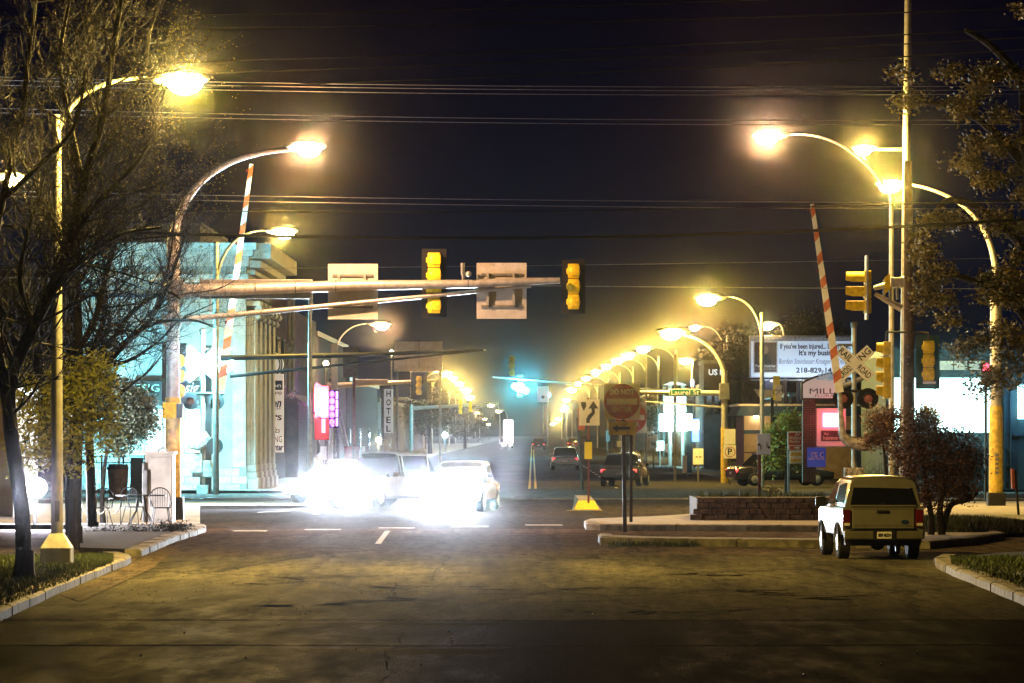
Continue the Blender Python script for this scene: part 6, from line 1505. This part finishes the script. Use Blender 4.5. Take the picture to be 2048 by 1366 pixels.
for x0, x1, mt in ((689,706,'red'),(707,720,'red_w'),(721,731,'white')):
    M['red_w'] = M.get('red_w') or mat('pale_red_panel', (.55,.18,.18), .6, 0, bump=0)
    MB().box(at(x0,0,250).x, at(x1,0,250).x-.03, 250, 250.1, at(0,923,250).z, at(0,893,250).z).build('panel', mt, sd)
    MB().box(at((x0+x1)/2,0,250).x-.04, at((x0+x1)/2,0,250).x+.04, 250.12, 250.2, 0, at(0,895,250).z).build('post', 'galvd', sd)
for (x0,x1,y0,y1,Y,mt,lb) in ((641,653,893,920,232,'white','plain white board right of the blue-lit pole foot'),(628,640,915,940,232,'cream','tan board low beside the blue-lit pole foot')): plain_sign(lb,x0,x1,y0,y1,Y,mt)
for (x,y,Y,lb,c1,pw) in ((737,822,430,'small greenish white globe lamp among the left distant poles','lens_m',3000),(652,727,260,'tiny warm bulb beside the narrow pale board','lens_p',300),(783,706,305,'tiny warm wall lamp under the distant arched lamp','lens_p',300),(890,870,520,'small cyan shop light at the left of the long street','lens_m',2500),(1096,790,760,'small cyan signal glow right of the white box sign','led_cyan',4000),(1130,815,700,'small cyan glow above the right distant lamps','led_cyan',3000),(757,880,300,'pale yellow globe lamp above the headlight glare','lens_p',1200)):
    g_ = thing('globe_lamp', at(x,y,Y), lb, 'lamp'); z_ = g_.location.z; rr = m(5.5,Y)
    MB().ball(g_.location, rr, 12, 8).build('globe', c1, g_, smooth=True); MB().tube([(g_.location.x,Y,0),(g_.location.x,Y,z_-rr)], rr*.28, 6).build('post', 'galvd', g_)
    lamp_light('lamp_light', g_.location+Vector((0,-rr*1.6,0)), YEL if c1 == 'lens_p' else MER, pw, g_, rr*.3)
# central far signal with the cyan green light
Y = 420.0; cx_ = at(1040,775,Y)
cs = thing('traffic_signal', (cx_.x, Y, cx_.z-.6), 'traffic signal far down the street glowing dazzling cyan green', 'traffic signal')
for i, (dx, dz, r_) in enumerate(((0,0,.62),(.55,-.3,.42),(-.5,.1,.4))): MB().ball((cx_.x+dx, Y, cx_.z+dz), (r_*.8,.15,r_*.8), 14, 8).build('lit_lens', 'led_cyan', cs, smooth=True)
MB().box(cx_.x-.3, cx_.x+.3, Y+.2, Y+.5, cx_.z-.9, cx_.z+1.2, .04).build('housing', 'black', cs)
lamp_light('signal_light', (cx_.x, Y-.9, cx_.z), (.10,.80,1), 45000, cs, .3)
sig_back('pale signal seen from behind directly above the cyan glow', 1024, 712, 752, 405, 3, wide=12, grp=None, back=False)
ca = far_arm('distant signal arm running in from the right behind the cyan glow', 1330, 420, 782, 985, 754, r=(2.5,1.2), mt='galvd')
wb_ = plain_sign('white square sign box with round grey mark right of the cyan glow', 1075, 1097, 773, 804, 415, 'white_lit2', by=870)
MB().disc((at(1086,0,415).x,0,at(0,794,415).z), m(3.4,415), 414.95, 414.965, 14).build('round_mark', 'galvd', wb_)
# skyline buildings of the right row
for i, (xa, Yb, L, h_, mt, lb) in enumerate(((19,330,40,5,'brick_brown','dark low shop behind the pylon sign on the right'),(15.5,380,50,6.5,'brick_grey','grey two storey block in the right row'),(14.8,440,80,5.5,'brick_brown','long dark block farther down the right row'),(14.8,530,150,7,'brick_grey','last dark block in the right row'))):
    r_ = thing('row_building', (xa, Yb, 0), lb, 'building', 'buildings of the right row')
    MB().box(xa, xa+22, Yb, Yb+L-2, 0, h_).build('wall', mt, r_); MB().box(xa-.2, xa+22.2, Yb-.2, Yb+L-1.8, h_, h_+.3).build('roof_edge', 'galvd', r_)
    for k in range(4): f = MB().box(xa+1+5*k, xa+4+5*k, Yb-.08, Yb-.001, .9, 2.8).build('shop_window', 'black', r_); MB().box(xa+1.1+5*k, xa+3.9+5*k, Yb-.1, Yb-.081, 1, 2.7).build('pane', 'glass', f)
# white screen-like sign in the middle distance
sc_ = thing('light_box', (at(1016,0,600).x, 600, 0), 'narrow upright white light box in the far middle of the street', 'sign')
M['wbox'] = glowpanel('white_light_box', (1,.97,.9), 5, sample=False, lo=.8)
MB().box(at(1007,0,600).x, at(1026,0,600).x, 600, 600.4, at(0,886,600).z, at(0,840,600).z, .1).build('lit_box', 'wbox', sc_)
MB().tube([(at(1016,0,600).x,600.2,0),(at(1016,0,600).x,600.2,at(0,880,600).z)], .15, 8).build('post', 'galvd', sc_)

# ================================================================ OVERHEAD WIRES
wires = []
def wire(lab, y0, y1, Y, r, mt, sag=0.0, x0=-150, x1=2200):
    a, c = at(x0, y0, Y), at(x1, y1, Y); n = 24
    pts = [a + (c-a)*i/n + Vector((0,0,-sag*(1-((i-n/2)/(n/2))**2))) for i in range(n+1)]
    o = MB().tube(pts, r, 4, False).build('overhead_wire', mt); tag(o, lab, 'wire', 'overhead wires'); return o
M['wire_pale'] = mat('pale_wire', (.25,.25,.26), .4, .3, bump=0)
wp_ = M['wire_pale']
for k, (y0, y1, nm) in enumerate(((150,170,'highest'),(156,178,'middle'),(166,186,'lowest'))): wire('pale wire, %s of the three running behind the nearest lamp head' % nm, y0, y1, 112, .007, 'wire_pale', .15)
for k, (y0, y1, nm) in enumerate(((212,238,'upper'),(221,247,'lower'))): wire('pale wire, %s of the pair crossing level with the high peach lamp' % nm, y0, y1, 112, .008, 'wire_pale', .15)
for k, (y0, y1, nm) in enumerate(((378,405,'upper'),(388,418,'lower'))): wire('pale wire, %s of the pair just below the tip of the left gate arm' % nm, y0, y1, 112, .007, 'wire_pale', .1)
wire('thick black cable passing over the middle of the picture above the signal arm', 444, 428, 95, .032, 'black', .42)
wire('thin black cable just under the pale pair, rising to the right', 412, 395, 95, .014, 'black', .2)
for k, (y0, y1, nm) in enumerate(((38,-30,'topmost'),(60,10,'second'),(135,48,'third'),(160,66,'fourth'),(190,90,'lowest'))): wire('%s black wire against the dark sky, rising to the upper right' % nm, y0, y1, 90, .014, 'black', .12)
wire('faint pale wire at the height of the upper sign back edges', 540, 512, 160, .010, 'wire_pale', .1)
wire('faint pale wire crossing right behind the side-on signal', 552, 578, 150, .010, 'wire_pale', .1)

# ================================================================ HAZE, ADDED TO GIVE THE LAMPS GLARE HALOS
hz = MB().box(-130, 130, -12, 1650, -1.1, 18.5).build('haze', 'black'); hz['kind'] = 'stuff'; tag(hz, 'added thin haze standing in for lens glare around every lamp', 'haze', kind='stuff')
HM = bpy.data.materials.new('lamp_glare_haze'); HM.use_nodes = True; t = HM.node_tree; t.nodes.clear()
o_ = t.nodes.new('ShaderNodeOutputMaterial'); v_ = t.nodes.new('ShaderNodeVolumePrincipled')
v_.inputs['Color'].default_value = (.9,.9,.95,1); v_.inputs['Density'].default_value = .0001; v_.inputs['Anisotropy'].default_value = .9965
t.links.new(v_.outputs[0], o_.inputs['Volume']); hz.data.materials.clear(); hz.data.materials.append(HM)
